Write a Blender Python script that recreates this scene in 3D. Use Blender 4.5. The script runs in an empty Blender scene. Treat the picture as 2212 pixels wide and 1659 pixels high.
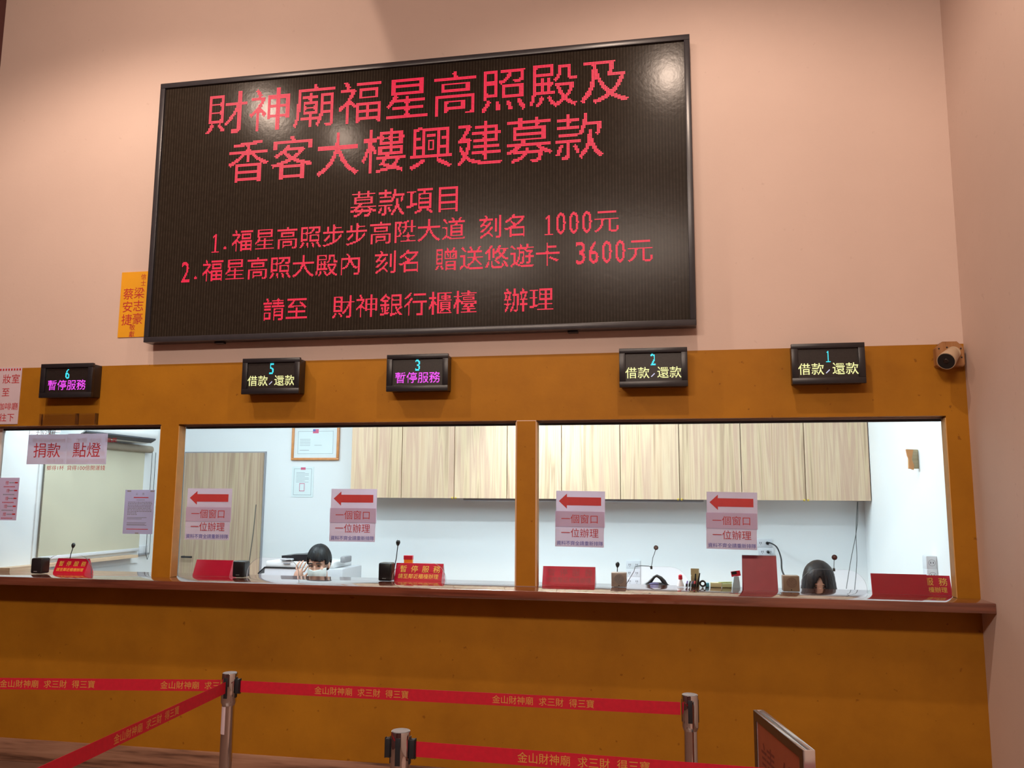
import bpy, bmesh, math, random
import numpy as np
from mathutils import Vector, Matrix, Euler

# ------------------------------------------------------------------ scene, camera, light
S = bpy.context.scene
C = S.collection
S.view_settings.view_transform = 'Standard'
S.view_settings.look = 'None'
S.view_settings.gamma = 1
S.view_settings.exposure = 0.0
S.view_settings.use_curve_mapping = False
S.cycles.use_denoising = True
S.cycles.max_bounces = 8
S.cycles.transparent_max_bounces = 16
S.cycles.sample_clamp_indirect = 4.0
S.cycles.caustics_reflective = False
S.cycles.caustics_refractive = False

FPX, YAW, PITCH, ROLL = 1799.90, -0.187576, 0.136665, 0.00645636      # measured from the photograph (2212 x 1659)
CAM = Vector((0.0, -4.8, 1.64))
def cam_axes():
    cy, sy, cp, sp, cr, sr = math.cos(YAW), math.sin(YAW), math.cos(PITCH), math.sin(PITCH), math.cos(ROLL), math.sin(ROLL)
    f = Vector((sy*cp, cy*cp, sp)); r = Vector((cy, -sy, 0)); u = r.cross(f)
    return r*cr + u*sr, -r*sr + u*cr, f
RGT, UPV, FWD = cam_axes()
cam = bpy.data.cameras.new('camera'); camo = bpy.data.objects.new('camera', cam); C.objects.link(camo)
cam.sensor_fit = 'HORIZONTAL'; cam.sensor_width = 36.0; cam.lens = FPX/2212*36.0; cam.clip_start = 0.05; cam.clip_end = 60
Mx = Matrix((RGT, UPV, -FWD)).transposed().to_4x4(); Mx.translation = CAM
camo.matrix_world = Mx
S.camera = camo

def ray(u, v): return RGT*((u-1106)/FPX) - UPV*((v-829.5)/FPX) + FWD
def PX(u, v, Y):                                    # real point seen at a photo pixel on the plane y = Y
    d = ray(u, v); t = (Y-CAM.y)/d.y; return CAM + d*t
def PZ(u, v, Z):
    d = ray(u, v); t = (Z-CAM.z)/d.z; return CAM + d*t
def PXX(u, v, X):
    d = ray(u, v); t = (X-CAM.x)/d.x; return CAM + d*t

world = bpy.data.worlds.new('world'); S.world = world; world.use_nodes = True
world.node_tree.nodes['Background'].inputs[0].default_value = (0.9, 0.75, 0.62, 1)
world.node_tree.nodes['Background'].inputs[1].default_value = 0.05

def light(kind, name, loc, energy, color, target=None, **kw):
    l = bpy.data.lights.new(name, kind); l.energy = energy; l.color = color
    for k, v in kw.items(): setattr(l, k, v)
    o = bpy.data.objects.new(name, l); C.objects.link(o); o.location = loc
    if target is not None: o.rotation_euler = (Vector(target)-Vector(loc)).to_track_quat('-Z', 'Y').to_euler()
    return o
WARM = (1.0, 0.76, 0.60)
# the hall: recessed wall washers under the ceiling in front of the counter, an added edge spot, unseen fill lamps added over the hall behind
light('SPOT', 'spot_lamp', (-3.50, -1.95, 5.1), 160, WARM, (-3.35, -0.75, 0.6), spot_size=math.radians(134), spot_blend=0.5, shadow_soft_size=0.05)
light('SPOT', 'spot_lamp', (0.05, -1.95, 5.1), 138, WARM, (0.10, -0.75, 0.6), spot_size=math.radians(134), spot_blend=0.5, shadow_soft_size=0.05)
light('SPOT', 'spot_lamp', (-2.75, -1.90, 4.75), 46, WARM, (-4.10, 0, 4.05), spot_size=math.radians(128), spot_blend=0.06, shadow_soft_size=0.02)  # added spot, its cone edge shaped to draw the hard light line on the wall
for lx in (-2.6, -0.4):
    light('AREA', 'hall_fill_lamp', (lx, -6.6, 5.12), 175, (1.0, 0.80, 0.66), (lx, -4.2, 1.0), shape='RECTANGLE', size=1.6, size_y=0.6)  # unseen fill, added high behind the camera to lift the lower wall
light('AREA', 'hall_fill_lamp', (0.2, -3.2, 5.12), 14, (1.0, 0.80, 0.66), (0.2, -3.0, 0), shape='RECTANGLE', size=1.2, size_y=0.3)  # weak added fill nearer the counter
light('SPOT', 'floor_pool_lamp', (0.72, -2.95, 5.1), 1500, (1.0, 0.92, 0.86), (0.72, -2.95, 0), spot_size=math.radians(18), spot_blend=0.3, shadow_soft_size=0.04)  # added spot: makes a bright floor pool for the chrome posts to mirror
# the office behind the glass: cool white tubes along the ceiling, one row near the counter and one over the desks
COOL = (0.84, 0.94, 1.0)
for lx, e in ((-3.5, 23), (-1.6, 20), (0.35, 12)):
    light('AREA', 'office_tube_lamp', (lx, 0.33, 2.84), e, COOL, (lx, 0.60, 0), shape='RECTANGLE', size=1.3, size_y=0.10)
light('AREA', 'office_tube_lamp', (-3.2, 1.05, 2.84), 17, COOL, (-3.2, 0.85, 0), shape='RECTANGLE', size=1.2, size_y=0.10)
light('AREA', 'office_tube_lamp', (-1.6, 1.05, 2.84), 88, COOL, (1.2, -0.3, 0.9), shape='RECTANGLE', size=1.2, size_y=0.10)

# ------------------------------------------------------------------ helpers
def tag(o, label=None, cat=None, group=None, kind=None):
    if label: o['label'] = label
    if cat: o['category'] = cat
    if group: o['group'] = group
    if kind: o['kind'] = kind
    return o
def thing(name, label, cat, loc=(0, 0, 0), rot=(0, 0, 0), group=None):
    o = bpy.data.objects.new(name, None); C.objects.link(o); o.empty_display_size = 0.05
    o.location = loc; o.rotation_euler = rot
    return tag(o, label, cat, group)
def link(name, me, mat, parent=None, loc=None, rot=None):
    mats = mat if isinstance(mat, (list, tuple)) else [mat]
    if not me.materials:
        for m in mats: me.materials.append(m)
    o = bpy.data.objects.new(name, me); C.objects.link(o)
    if parent: o.parent = parent
    if loc is not None: o.location = loc
    if rot is not None: o.rotation_euler = rot
    return o
class B:
    """collects simple solids into ONE mesh"""
    def __init__(s): s.bm = bmesh.new(); s.flat = s.bm.faces.layers.int.new('flat')
    def box(s, x0, x1, y0, y1, z0, z1, r=0, seg=2, mi=0):
        v = [s.bm.verts.new(p) for p in ((x0,y0,z0),(x1,y0,z0),(x1,y1,z0),(x0,y1,z0),(x0,y0,z1),(x1,y0,z1),(x1,y1,z1),(x0,y1,z1))]
        fs = [s.bm.faces.new([v[i] for i in f]) for f in ((0,3,2,1),(4,5,6,7),(0,1,5,4),(1,2,6,5),(2,3,7,6),(3,0,4,7))]
        for f in fs: f.material_index = mi
        if r:
            es = list({e for f in fs for e in f.edges})
            bmesh.ops.bevel(s.bm, geom=es, offset=r, segments=seg, profile=0.5, affect='EDGES')
        for f in fs:
            if f.is_valid: f[s.flat] = 1
        return s
    def quad(s, *p, mi=0):
        f = s.bm.faces.new([s.bm.verts.new(q) for q in p]); f.material_index = mi; return s
    def prism(s, poly, y0, y1, axis='y', mi=0, r=0):
        """polygon (a, b) extruded: axis y -> (x, z), axis z -> (x, y), axis x -> (y, z)"""
        def P(a, b, c): return {'y': (a, c, b), 'z': (a, b, c), 'x': (c, a, b)}[axis]
        a = [s.bm.verts.new(P(p[0], p[1], y0)) for p in poly]; b = [s.bm.verts.new(P(p[0], p[1], y1)) for p in poly]
        n = len(poly); fs = [s.bm.faces.new(a), s.bm.faces.new(b[::-1])]
        for i in range(n): fs.append(s.bm.faces.new((a[i], b[i], b[(i+1) % n], a[(i+1) % n])))
        for f in fs: f.material_index = mi
        bmesh.ops.recalc_face_normals(s.bm, faces=fs)
        if r: bmesh.ops.bevel(s.bm, geom=list(set(fs[0].edges) | set(fs[1].edges)), offset=r, segments=2, affect='EDGES')
        return s
    def tube(s, pts, r, n=10, cap=True):
        pts = [Vector(p) for p in pts]; rs = r if isinstance(r, (list, tuple)) else [r]*len(pts)
        rings = []; up = Vector((0.13, 0.21, 0.97))
        for i, p in enumerate(pts):
            t = (pts[min(i+1, len(pts)-1)] - pts[max(i-1, 0)]).normalized()
            a = t.cross(up)
            if a.length < 0.05: a = t.cross(Vector((1, 0, 0)))
            a.normalize(); b = t.cross(a)
            rings.append([s.bm.verts.new(p + (a*math.cos(2*math.pi*k/n) + b*math.sin(2*math.pi*k/n))*rs[i]) for k in range(n)])
        for i in range(len(rings)-1):
            for k in range(n): s.bm.faces.new((rings[i][k], rings[i][(k+1) % n], rings[i+1][(k+1) % n], rings[i+1][k]))
        if cap: s.bm.faces.new(rings[0][::-1]); s.bm.faces.new(rings[-1])
        return s
    def lathe(s, prof, n=32, c=(0, 0, 0)):
        rings = [[s.bm.verts.new((c[0]+r*math.cos(2*math.pi*k/n), c[1]+r*math.sin(2*math.pi*k/n), c[2]+z)) for k in range(n)] for r, z in prof]
        for i in range(len(rings)-1):
            for k in range(n): s.bm.faces.new((rings[i][k], rings[i][(k+1) % n], rings[i+1][(k+1) % n], rings[i+1][k]))
        s.bm.faces.new(rings[0][::-1]); s.bm.faces.new(rings[-1]); return s
    def ball(s, c, r, M=None, sub=3):
        q = bmesh.ops.create_icosphere(s.bm, subdivisions=sub, radius=1.0)['verts']
        r = r if isinstance(r, (list, tuple)) else (r, r, r)
        for v in q:
            p = Vector((v.co.x*r[0], v.co.y*r[1], v.co.z*r[2]))
            if M is not None: p = M @ (p + Vector(c)); v.co = p
            else: v.co = p + Vector(c)
        return s
    def mesh(s, smooth=40, recalc=False):
        if recalc: bmesh.ops.recalc_face_normals(s.bm, faces=s.bm.faces[:])
        me = bpy.data.meshes.new('mesh'); s.bm.to_mesh(me); s.bm.free()
        if smooth:
            me.shade_smooth(); me.set_sharp_from_angle(angle=math.radians(smooth))
            fl = me.attributes.get('flat')
            if fl:
                for p, d in zip(me.polygons, fl.data):
                    if d.value: p.use_smooth = False
        return me
    def build(s, name, mat, parent=None, smooth=40, loc=None, rot=None, recalc=False):
        return link(name, s.mesh(smooth, recalc), mat, parent, loc, rot)
def copy_tree(o, parent=None):
    c = o.copy(); C.objects.link(c); c.parent = parent
    for ch in list(o.children): copy_tree(ch, c)
    return c
def struct(o): o['kind'] = 'structure'; return o

# ------------------------------------------------------------------ procedural materials
def nodes(name):
    m = bpy.data.materials.new(name); m.use_nodes = True
    nt = m.node_tree; return m, nt, nt.nodes['Principled BSDF']
def srgb(r, g, b):
    f = lambda c: (c/255/12.92) if c/255 <= 0.04045 else ((c/255+0.055)/1.055)**2.4
    return (f(r), f(g), f(b), 1)
def mat(name, col, rough=0.5, metal=0.0, noise=0.06, scale=20, spec=0.5, bump=0.0, **kw):
    m, nt, p = nodes(name)
    p.inputs['Roughness'].default_value = rough; p.inputs['Metallic'].default_value = metal
    p.inputs['Specular IOR Level'].default_value = spec
    tc = nt.nodes.new('ShaderNodeTexCoord'); n = nt.nodes.new('ShaderNodeTexNoise'); n.inputs['Scale'].default_value = scale; n.inputs['Detail'].default_value = 4
    nt.links.new(tc.outputs['Object'], n.inputs['Vector'])
    r = nt.nodes.new('ShaderNodeValToRGB')
    r.color_ramp.elements[0].position = 0.3; r.color_ramp.elements[1].position = 0.7
    r.color_ramp.elements[0].color = tuple(c*(1-noise) for c in col[:3]) + (1,)
    r.color_ramp.elements[1].color = tuple(min(1, c*(1+noise)) for c in col[:3]) + (1,)
    nt.links.new(n.outputs['Fac'], r.inputs['Fac']); nt.links.new(r.outputs['Color'], p.inputs['Base Color'])
    if bump:
        b = nt.nodes.new('ShaderNodeBump'); b.inputs['Strength'].default_value = bump; b.inputs['Distance'].default_value = 0.002
        n2 = nt.nodes.new('ShaderNodeTexNoise'); n2.inputs['Scale'].default_value = scale*6; nt.links.new(tc.outputs['Object'], n2.inputs['Vector'])
        nt.links.new(n2.outputs['Fac'], b.inputs['Height']); nt.links.new(b.outputs['Normal'], p.inputs['Normal'])
    for k, v in kw.items(): p.inputs[k].default_value = v
    return m
def emit(name, col, s):
    m, nt, p = nodes(name)
    p.inputs['Base Color'].default_value = (0.01, 0.01, 0.01, 1); p.inputs['Emission Color'].default_value = col; p.inputs['Emission Strength'].default_value = s
    return m
def painted(name, col, dirt, amount=0.5, rough=0.6, fine=3.0, spec=0.4):
    """painted plaster with soft blotches, scuffs and specks"""
    m, nt, p = nodes(name); L = nt.links; N = nt.nodes.new
    p.inputs['Roughness'].default_value = rough; p.inputs['Specular IOR Level'].default_value = spec
    tc = N('ShaderNodeTexCoord')
    n1 = N('ShaderNodeTexNoise'); n1.inputs['Scale'].default_value = fine; n1.inputs['Detail'].default_value = 6; n1.inputs['Roughness'].default_value = 0.65
    L.new(tc.outputs['Object'], n1.inputs['Vector'])
    r1 = N('ShaderNodeValToRGB'); r1.color_ramp.elements[0].position = 0.35; r1.color_ramp.elements[1].position = 0.72
    r1.color_ramp.elements[0].color = (0, 0, 0, 1); r1.color_ramp.elements[1].color = (amount,)*3 + (1,)
    L.new(n1.outputs['Fac'], r1.inputs['Fac'])
    n2 = N('ShaderNodeTexNoise'); n2.inputs['Scale'].default_value = 26; n2.inputs['Detail'].default_value = 2
    L.new(tc.outputs['Object'], n2.inputs['Vector'])
    r2 = N('ShaderNodeValToRGB'); r2.color_ramp.elements[0].position = 0.69; r2.color_ramp.elements[1].position = 0.74
    r2.color_ramp.elements[1].color = (min(1, amount*1.7),)*3 + (1,)
    L.new(n2.outputs['Fac'], r2.inputs['Fac'])
    mx = N('ShaderNodeMath'); mx.operation = 'MAXIMUM'; L.new(r1.outputs['Color'], mx.inputs[0]); L.new(r2.outputs['Color'], mx.inputs[1])
    mix = N('ShaderNodeMixRGB'); mix.inputs[1].default_value = col; mix.inputs[2].default_value = dirt
    L.new(mx.outputs[0], mix.inputs[0]); L.new(mix.outputs[0], p.inputs['Base Color'])
    b = N('ShaderNodeBump'); b.inputs['Strength'].default_value = 0.12; b.inputs['Distance'].default_value = 0.003
    n3 = N('ShaderNodeTexNoise'); n3.inputs['Scale'].default_value = 60; L.new(tc.outputs['Object'], n3.inputs['Vector'])
    L.new(n3.outputs['Fac'], b.inputs['Height']); L.new(b.outputs['Normal'], p.inputs['Normal'])
    return m
def wood(name, cols, along='z', rough=0.4, scale=7.0, coat=0.0, stretch=0.06, spec=0.5, fine=0.35, lo=0.50, hi=0.86):
    m, nt, p = nodes(name); L = nt.links; N = nt.nodes.new
    p.inputs['Roughness'].default_value = rough; p.inputs['Coat Weight'].default_value = coat; p.inputs['Coat Roughness'].default_value = 0.04; p.inputs['Coat IOR'].default_value = 1.9
    p.inputs['Specular IOR Level'].default_value = spec
    tc = N('ShaderNodeTexCoord'); oi = N('ShaderNodeObjectInfo'); mp = N('ShaderNodeMapping')
    sc = [scale]*3; sc['xyz'.index(along)] = scale*stretch
    mp.inputs['Scale'].default_value = sc
    add = N('ShaderNodeVectorMath'); add.operation = 'ADD'; mul = N('ShaderNodeMath'); mul.operation = 'MULTIPLY'; mul.inputs[1].default_value = 37.0
    L.new(oi.outputs['Random'], mul.inputs[0]); L.new(tc.outputs['Object'], add.inputs[0]); L.new(mul.outputs[0], add.inputs[1])
    L.new(add.outputs[0], mp.inputs['Vector'])
    n1 = N('ShaderNodeTexNoise'); n1.inputs['Scale'].default_value = 1.6; n1.inputs['Detail'].default_value = 3; n1.inputs['Distortion'].default_value = 0.6
    L.new(mp.outputs[0], n1.inputs['Vector'])
    n2 = N('ShaderNodeTexNoise'); n2.inputs['Scale'].default_value = 9; n2.inputs['Detail'].default_value = 5; L.new(mp.outputs[0], n2.inputs['Vector'])
    ma = N('ShaderNodeMath'); ma.operation = 'MULTIPLY_ADD'; ma.inputs[1].default_value = fine; L.new(n2.outputs['Fac'], ma.inputs[0]); L.new(n1.outputs['Fac'], ma.inputs[2])
    r = N('ShaderNodeValToRGB'); r.color_ramp.interpolation = 'LINEAR'
    while len(r.color_ramp.elements) < len(cols): r.color_ramp.elements.new(0.5)
    for i, c in enumerate(cols):
        r.color_ramp.elements[i].position = lo + (hi-lo)*i/(len(cols)-1); r.color_ramp.elements[i].color = c
    L.new(ma.outputs[0], r.inputs['Fac']); L.new(r.outputs['Color'], p.inputs['Base Color'])
    return m
def glass_mat(name, tint=(0.95, 0.98, 0.97), refl=1.0, rough=0.02):
    m = bpy.data.materials.new(name); m.use_nodes = True; nt = m.node_tree; nt.nodes.clear(); N = nt.nodes.new; L = nt.links
    out = N('ShaderNodeOutputMaterial'); t = N('ShaderNodeBsdfTransparent'); t.inputs[0].default_value = tint + (1,)
    g = N('ShaderNodeBsdfGlossy'); g.inputs['Roughness'].default_value = rough
    f = N('ShaderNodeFresnel'); f.inputs[0].default_value = 1.25
    mu = N('ShaderNodeMath'); mu.operation = 'MULTIPLY'; mu.inputs[1].default_value = refl; L.new(f.outputs[0], mu.inputs[0])
    mx = N('ShaderNodeMixShader'); L.new(mu.outputs[0], mx.inputs[0]); L.new(t.outputs[0], mx.inputs[1]); L.new(g.outputs[0], mx.inputs[2]); L.new(mx.outputs[0], out.inputs[0])
    return m
def paper_mat(name, col, trans=0.25, rough=0.7):
    m = bpy.data.materials.new(name); m.use_nodes = True; nt = m.node_tree; nt.nodes.clear(); N = nt.nodes.new; L = nt.links
    out = N('ShaderNodeOutputMaterial'); d = N('ShaderNodeBsdfDiffuse'); t = N('ShaderNodeBsdfTranslucent'); mx = N('ShaderNodeMixShader')
    tc = N('ShaderNodeTexCoord'); n = N('ShaderNodeTexNoise'); n.inputs['Scale'].default_value = 9; L.new(tc.outputs['Object'], n.inputs['Vector'])
    r = N('ShaderNodeValToRGB'); r.color_ramp.elements[0].color = tuple(c*0.93 for c in col[:3]) + (1,); r.color_ramp.elements[1].color = tuple(min(1, c*1.05) for c in col[:3]) + (1,)
    L.new(n.outputs['Fac'], r.inputs['Fac']); L.new(r.outputs[0], d.inputs[0]); L.new(r.outputs[0], t.inputs[0])
    mx.inputs[0].default_value = trans; L.new(d.outputs[0], mx.inputs[1]); L.new(t.outputs[0], mx.inputs[2]); L.new(mx.outputs[0], out.inputs[0])
    return m
def led_face(name):
    """dark unlit LED modules: rows of tiny louvres, a sheen and faint module joints"""
    m, nt, p = nodes(name); L = nt.links; N = nt.nodes.new
    tc = N('ShaderNodeTexCoord'); w = N('ShaderNodeTexWave'); w.wave_type = 'BANDS'; w.bands_direction = 'X'; w.inputs['Scale'].default_value = 17; w.inputs['Distortion'].default_value = 0
    L.new(tc.outputs['Object'], w.inputs['Vector'])
    n = N('ShaderNodeTexNoise'); n.inputs['Scale'].default_value = 40; n.inputs['Detail'].default_value = 3; L.new(tc.outputs['Object'], n.inputs['Vector'])
    mm = N('ShaderNodeMath'); mm.operation = 'MULTIPLY'; L.new(w.outputs['Fac'], mm.inputs[0]); L.new(n.outputs['Fac'], mm.inputs[1])
    r = N('ShaderNodeValToRGB'); r.color_ramp.elements[0].color = (0.020, 0.015, 0.011, 1); r.color_ramp.elements[1].color = (0.052, 0.041, 0.032, 1)
    L.new(mm.outputs[0], r.inputs['Fac']); L.new(r.outputs[0], p.inputs['Base Color'])
    p.inputs['Roughness'].default_value = 0.20; p.inputs['Specular IOR Level'].default_value = 0.09
    b = N('ShaderNodeBump'); b.inputs['Strength'].default_value = 0.08; b.inputs['Distance'].default_value = 0.004
    L.new(n.outputs['Fac'], b.inputs['Height']); L.new(b.outputs['Normal'], p.inputs['Normal'])
    return m

M = {}
M['cream'] = painted('cream_plaster', (0.70, 0.55, 0.48, 1), (0.60, 0.46, 0.40, 1), 0.35, 0.7, 1.3)
M['orange'] = painted('orange_paint', (0.43, 0.185, 0.012, 1), (0.27, 0.105, 0.008, 1), 0.6, 0.55, 2.2, 0.2)
M['jamb'] = mat('tan_jamb_paint', (0.70, 0.42, 0.15, 1), 0.5, noise=0.05)
M['maroon'] = mat('maroon_shade_tone', (0.10, 0.035, 0.035, 1), 0.6)  # dark tone stands for the unlit left wall and darkens the chrome's reflections
M['office_white'] = mat('white_office_paint', (0.80, 0.83, 0.85, 1), 0.6, noise=0.015, scale=2)
M['floor'] = mat('dark_tile_floor', (0.20, 0.115, 0.085, 1), 0.3, noise=0.2, scale=6)
M['ceiling'] = mat('ceiling_paint', (0.55, 0.45, 0.38, 1), 0.8)
M['slab'] = wood('counter_wood', [(0.10, 0.026, 0.014, 1), (0.19, 0.055, 0.03, 1), (0.25, 0.08, 0.045, 1)], 'x', 0.16, 9, 0.9, 0.05)
M['base_wood'] = wood('skirting_wood', [(0.10, 0.045, 0.028, 1), (0.34, 0.18, 0.115, 1), (0.42, 0.24, 0.16, 1)], 'x', 0.5, 9, 0.0, 0.07)
M['cab'] = wood('cabinet_laminate', [(0.42, 0.28, 0.18, 1), (0.63, 0.43, 0.28, 1), (0.71, 0.54, 0.36, 1), (0.58, 0.38, 0.27, 1), (0.68, 0.52, 0.33, 1), (0.46, 0.31, 0.20, 1), (0.70, 0.52, 0.34, 1)], 'z', 0.45, 7, 0.0, 0.035, fine=0.13, lo=0.36, hi=0.78)
M['door'] = wood('door_laminate', [(0.30, 0.20, 0.135, 1), (0.46, 0.33, 0.225, 1), (0.54, 0.42, 0.29, 1), (0.42, 0.29, 0.21, 1), (0.52, 0.41, 0.27, 1), (0.38, 0.27, 0.19, 1)], 'z', 0.45, 8, 0.0, 0.035, fine=0.13, lo=0.36, hi=0.78)
M['sill'] = wood('sill_wood', [(0.55, 0.38, 0.25, 1), (0.70, 0.52, 0.36, 1)], 'y', 0.5, 8)
M['black'] = mat('black_plastic', (0.012, 0.012, 0.013, 1), 0.35)
M['black_frame'] = mat('black_metal_frame', (0.016, 0.015, 0.019, 1), 0.34, noise=0.15)
M['grey_frame'] = mat('grey_board_frame', (0.036, 0.035, 0.042, 1), 0.30, noise=0.1)
M['led'] = led_face('led_module_face')
M['led_dark'] = mat('led_window_dark', (0.016, 0.012, 0.011, 1), 0.4, noise=0.3, scale=120)
M['red_led'] = emit('red_led', (1.0, 0.012, 0.065, 1), 1.15)
M['cyan_led'] = emit('cyan_led', (0.05, 0.85, 1.0, 1), 1.1)
M['magenta_led'] = emit('magenta_led', (1.0, 0.09, 1.0, 1), 1.1)
M['yellow_led'] = emit('yellow_led', (1.0, 0.98, 0.42, 1), 1.1)
M['white_led'] = emit('white_led', (0.75, 0.75, 1.0, 1), 1.0)
M['alu'] = mat('aluminium_channel', (0.42, 0.38, 0.37, 1), 0.35, 0.6)
M['glass'] = glass_mat('window_glass')
M['glass_edge'] = mat('polished_glass_edge', (0.42, 0.43, 0.43, 1), 0.25)
M['acrylic'] = glass_mat('clear_acrylic', (0.93, 0.90, 0.90), 2.0, 0.08)
M['lilac'] = paper_mat('lilac_paper', (0.84, 0.82, 0.97, 1), 0.55)
M['lilac_dark'] = paper_mat('lilac_paper_doubled', (0.80, 0.72, 0.92, 1), 0.50)
M['pink_paper'] = paper_mat('pink_paper', (0.72, 0.60, 0.68, 1), 0.1)
M['blue_paper'] = paper_mat('bluish_paper', (0.70, 0.73, 0.97, 1), 0.55)
M['white_paper'] = mat('white_paper', (0.74, 0.79, 0.81, 1), 0.6, noise=0.02)
M['red_ink'] = mat('red_ink', (0.52, 0.02, 0.03, 1), 0.6)
M['arrow_ink'] = mat('arrow_red_ink', (0.50, 0.045, 0.05, 1), 0.6)
M['thin_red_ink'] = mat('thin_red_ink', (0.45, 0.04, 0.05, 1), 0.6)
M['blue_ink'] = mat('blue_ink', (0.09, 0.09, 0.42, 1), 0.6)
M['grey_ink'] = mat('grey_ink', (0.22, 0.24, 0.30, 1), 0.6)
M['plaque'] = mat('yellow_card', (0.85, 0.40, 0.015, 1), 0.5, noise=0.05, scale=6)
M['tent_red'] = mat('red_acrylic', (0.50, 0.006, 0.028, 1), 0.22, noise=0.05, scale=8)
M['tent_faint'] = mat('faint_dark_red_print', (0.34, 0.004, 0.018, 1), 0.3)
M['gold'] = mat('gold_print', (0.80, 0.48, 0.06, 1), 0.45)
M['belt'] = mat('red_belt_webbing', (0.52, 0.003, 0.024, 1), 0.65, noise=0.08, scale=60)
M['belt_gold'] = mat('gold_belt_print', (0.60, 0.31, 0.06, 1), 0.6)
M['chrome'] = mat('polished_steel', (0.60, 0.59, 0.61, 1), 0.045, 1.0, noise=0.01)
M['grey_cap'] = mat('grey_cap', (0.30, 0.31, 0.34, 1), 0.4)
M['dark_slot'] = mat('black_receiver', (0.015, 0.017, 0.022, 1), 0.4)
M['sticker'] = mat('white_sticker', (0.62, 0.50, 0.55, 1), 0.6, noise=0.05)
M['silver'] = mat('silver_plastic', (0.45, 0.36, 0.33, 1), 0.35, 0.2)
M['silver_grille'] = mat('grey_grille', (0.33, 0.28, 0.28, 1), 0.5, noise=0.2, scale=300)
M['brown_box'] = mat('tan_speaker_plastic', (0.36, 0.24, 0.17, 1), 0.45)
M['brown_grille'] = mat('tan_speaker_grille', (0.28, 0.17, 0.125, 1), 0.55, noise=0.2, scale=300)
M['camera_wood'] = wood('mount_board_wood', [(0.16, 0.065, 0.02, 1), (0.36, 0.165, 0.055, 1), (0.42, 0.21, 0.085, 1)], 'z', 0.5, 14)
M['cam_body'] = mat('beige_camera_housing', (0.55, 0.42, 0.28, 1), 0.4)
M['blind'] = mat('beige_blind_fabric', (0.55, 0.52, 0.40, 1), 0.8, noise=0.04, scale=3)
M['blind_tube'] = mat('taupe_blind_roll', (0.33, 0.28, 0.22, 1), 0.7)
M['white_plastic'] = mat('white_plastic', (0.80, 0.83, 0.85, 1), 0.35, noise=0.02)
M['offwhite'] = mat('grey_white_plastic', (0.66, 0.69, 0.74, 1), 0.4, noise=0.02)
M['slot'] = mat('dark_vent', (0.03, 0.035, 0.045, 1), 0.5)
M['wire'] = mat('grey_wire', (0.085, 0.095, 0.095, 1), 0.6)
M['black_wire'] = mat('black_cable', (0.010, 0.013, 0.015, 1), 0.6, spec=0.2)
M['orange_frame'] = mat('orange_wood_frame', (0.60, 0.25, 0.08, 1), 0.4, noise=0.1, scale=30)
M['cert'] = mat('certificate_paper', (0.72, 0.82, 0.84, 1), 0.6, noise=0.03, scale=5)
M['cert_line'] = mat('certificate_border_ink', (0.40, 0.46, 0.50, 1), 0.6)
M['flag_red'] = mat('flag_red', (0.62, 0.12, 0.22, 1), 0.6)
M['flag_blue'] = mat('flag_blue', (0.12, 0.14, 0.45, 1), 0.6)
M['seal'] = mat('red_seal_ink', (0.62, 0.20, 0.30, 1), 0.6)
M['skin'] = mat('skin', (0.66, 0.40, 0.30, 1), 0.5, noise=0.05, scale=30, **{'Subsurface Weight': 0.12, 'Subsurface Scale': 0.01})
M['hair'] = wood('black_hair', [(0.003, 0.003, 0.004, 1), (0.008, 0.009, 0.011, 1), (0.022, 0.025, 0.030, 1)], 'z', 0.42, 70, 0.0, 0.07, 0.3)
M['brown_hair'] = wood('dark_brown_hair', [(0.006, 0.005, 0.006, 1), (0.016, 0.012, 0.012, 1), (0.024, 0.015, 0.010, 1)], 'z', 0.5, 60, 0.0, 0.05, 0.2)
M['mask'] = mat('pale_face_mask', (0.66, 0.72, 0.72, 1), 0.8, noise=0.03)
M['shirt'] = mat('dark_shirt', (0.05, 0.06, 0.09, 1), 0.8)
M['shirt_light'] = mat('grey_shirt', (0.25, 0.25, 0.28, 1), 0.8)
M['eye'] = mat('eye_dark', (0.02, 0.012, 0.01, 1), 0.2)
M['brow'] = mat('dark_brow', (0.035, 0.022, 0.018, 1), 0.7)
M['calendar_red'] = mat('deep_red_card', (0.40, 0.028, 0.05, 1), 0.4, noise=0.05)
M['yellow_pad'] = mat('yellow_paper', (0.80, 0.78, 0.48, 1), 0.7)
M['green_pad'] = mat('pale_green_paper', (0.62, 0.74, 0.42, 1), 0.7)
M['olive'] = mat('olive_card', (0.36, 0.38, 0.12, 1), 0.7)
M['cyan'] = mat('cyan_plastic', (0.10, 0.45, 0.65, 1), 0.4)
M['ice'] = mat('pale_blue_plastic', (0.50, 0.68, 0.80, 1), 0.3)
M['tan_wood'] = wood('tan_box_wood', [(0.42, 0.33, 0.18, 1), (0.55, 0.45, 0.28, 1)], 'x', 0.6, 20)
M['red_plastic'] = mat('red_plastic', (0.65, 0.03, 0.06, 1), 0.35)
M['dark_violet'] = mat('dark_violet_cloth', (0.10, 0.09, 0.20, 1), 0.7)
M['violet'] = mat('violet_plastic', (0.20, 0.14, 0.45, 1), 0.4)
M['leather'] = mat('black_leather', (0.012, 0.014, 0.016, 1), 0.4, noise=0.2, bump=0.3)
M['brass'] = mat('brass', (0.75, 0.55, 0.12, 1), 0.3, 0.8)
M['board_brown'] = mat('brown_red_sign_board', (0.26, 0.055, 0.022, 1), 0.5, noise=0.1, scale=10)
M['board_engrave'] = mat('engraved_dark_red', (0.13, 0.018, 0.008, 1), 0.6)
M['ball_brown'] = mat('brown_foam_ball', (0.10, 0.045, 0.045, 1), 0.5)
M['ball_grey'] = mat('grey_foam_ball', (0.20, 0.17, 0.17, 1), 0.6)
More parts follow.
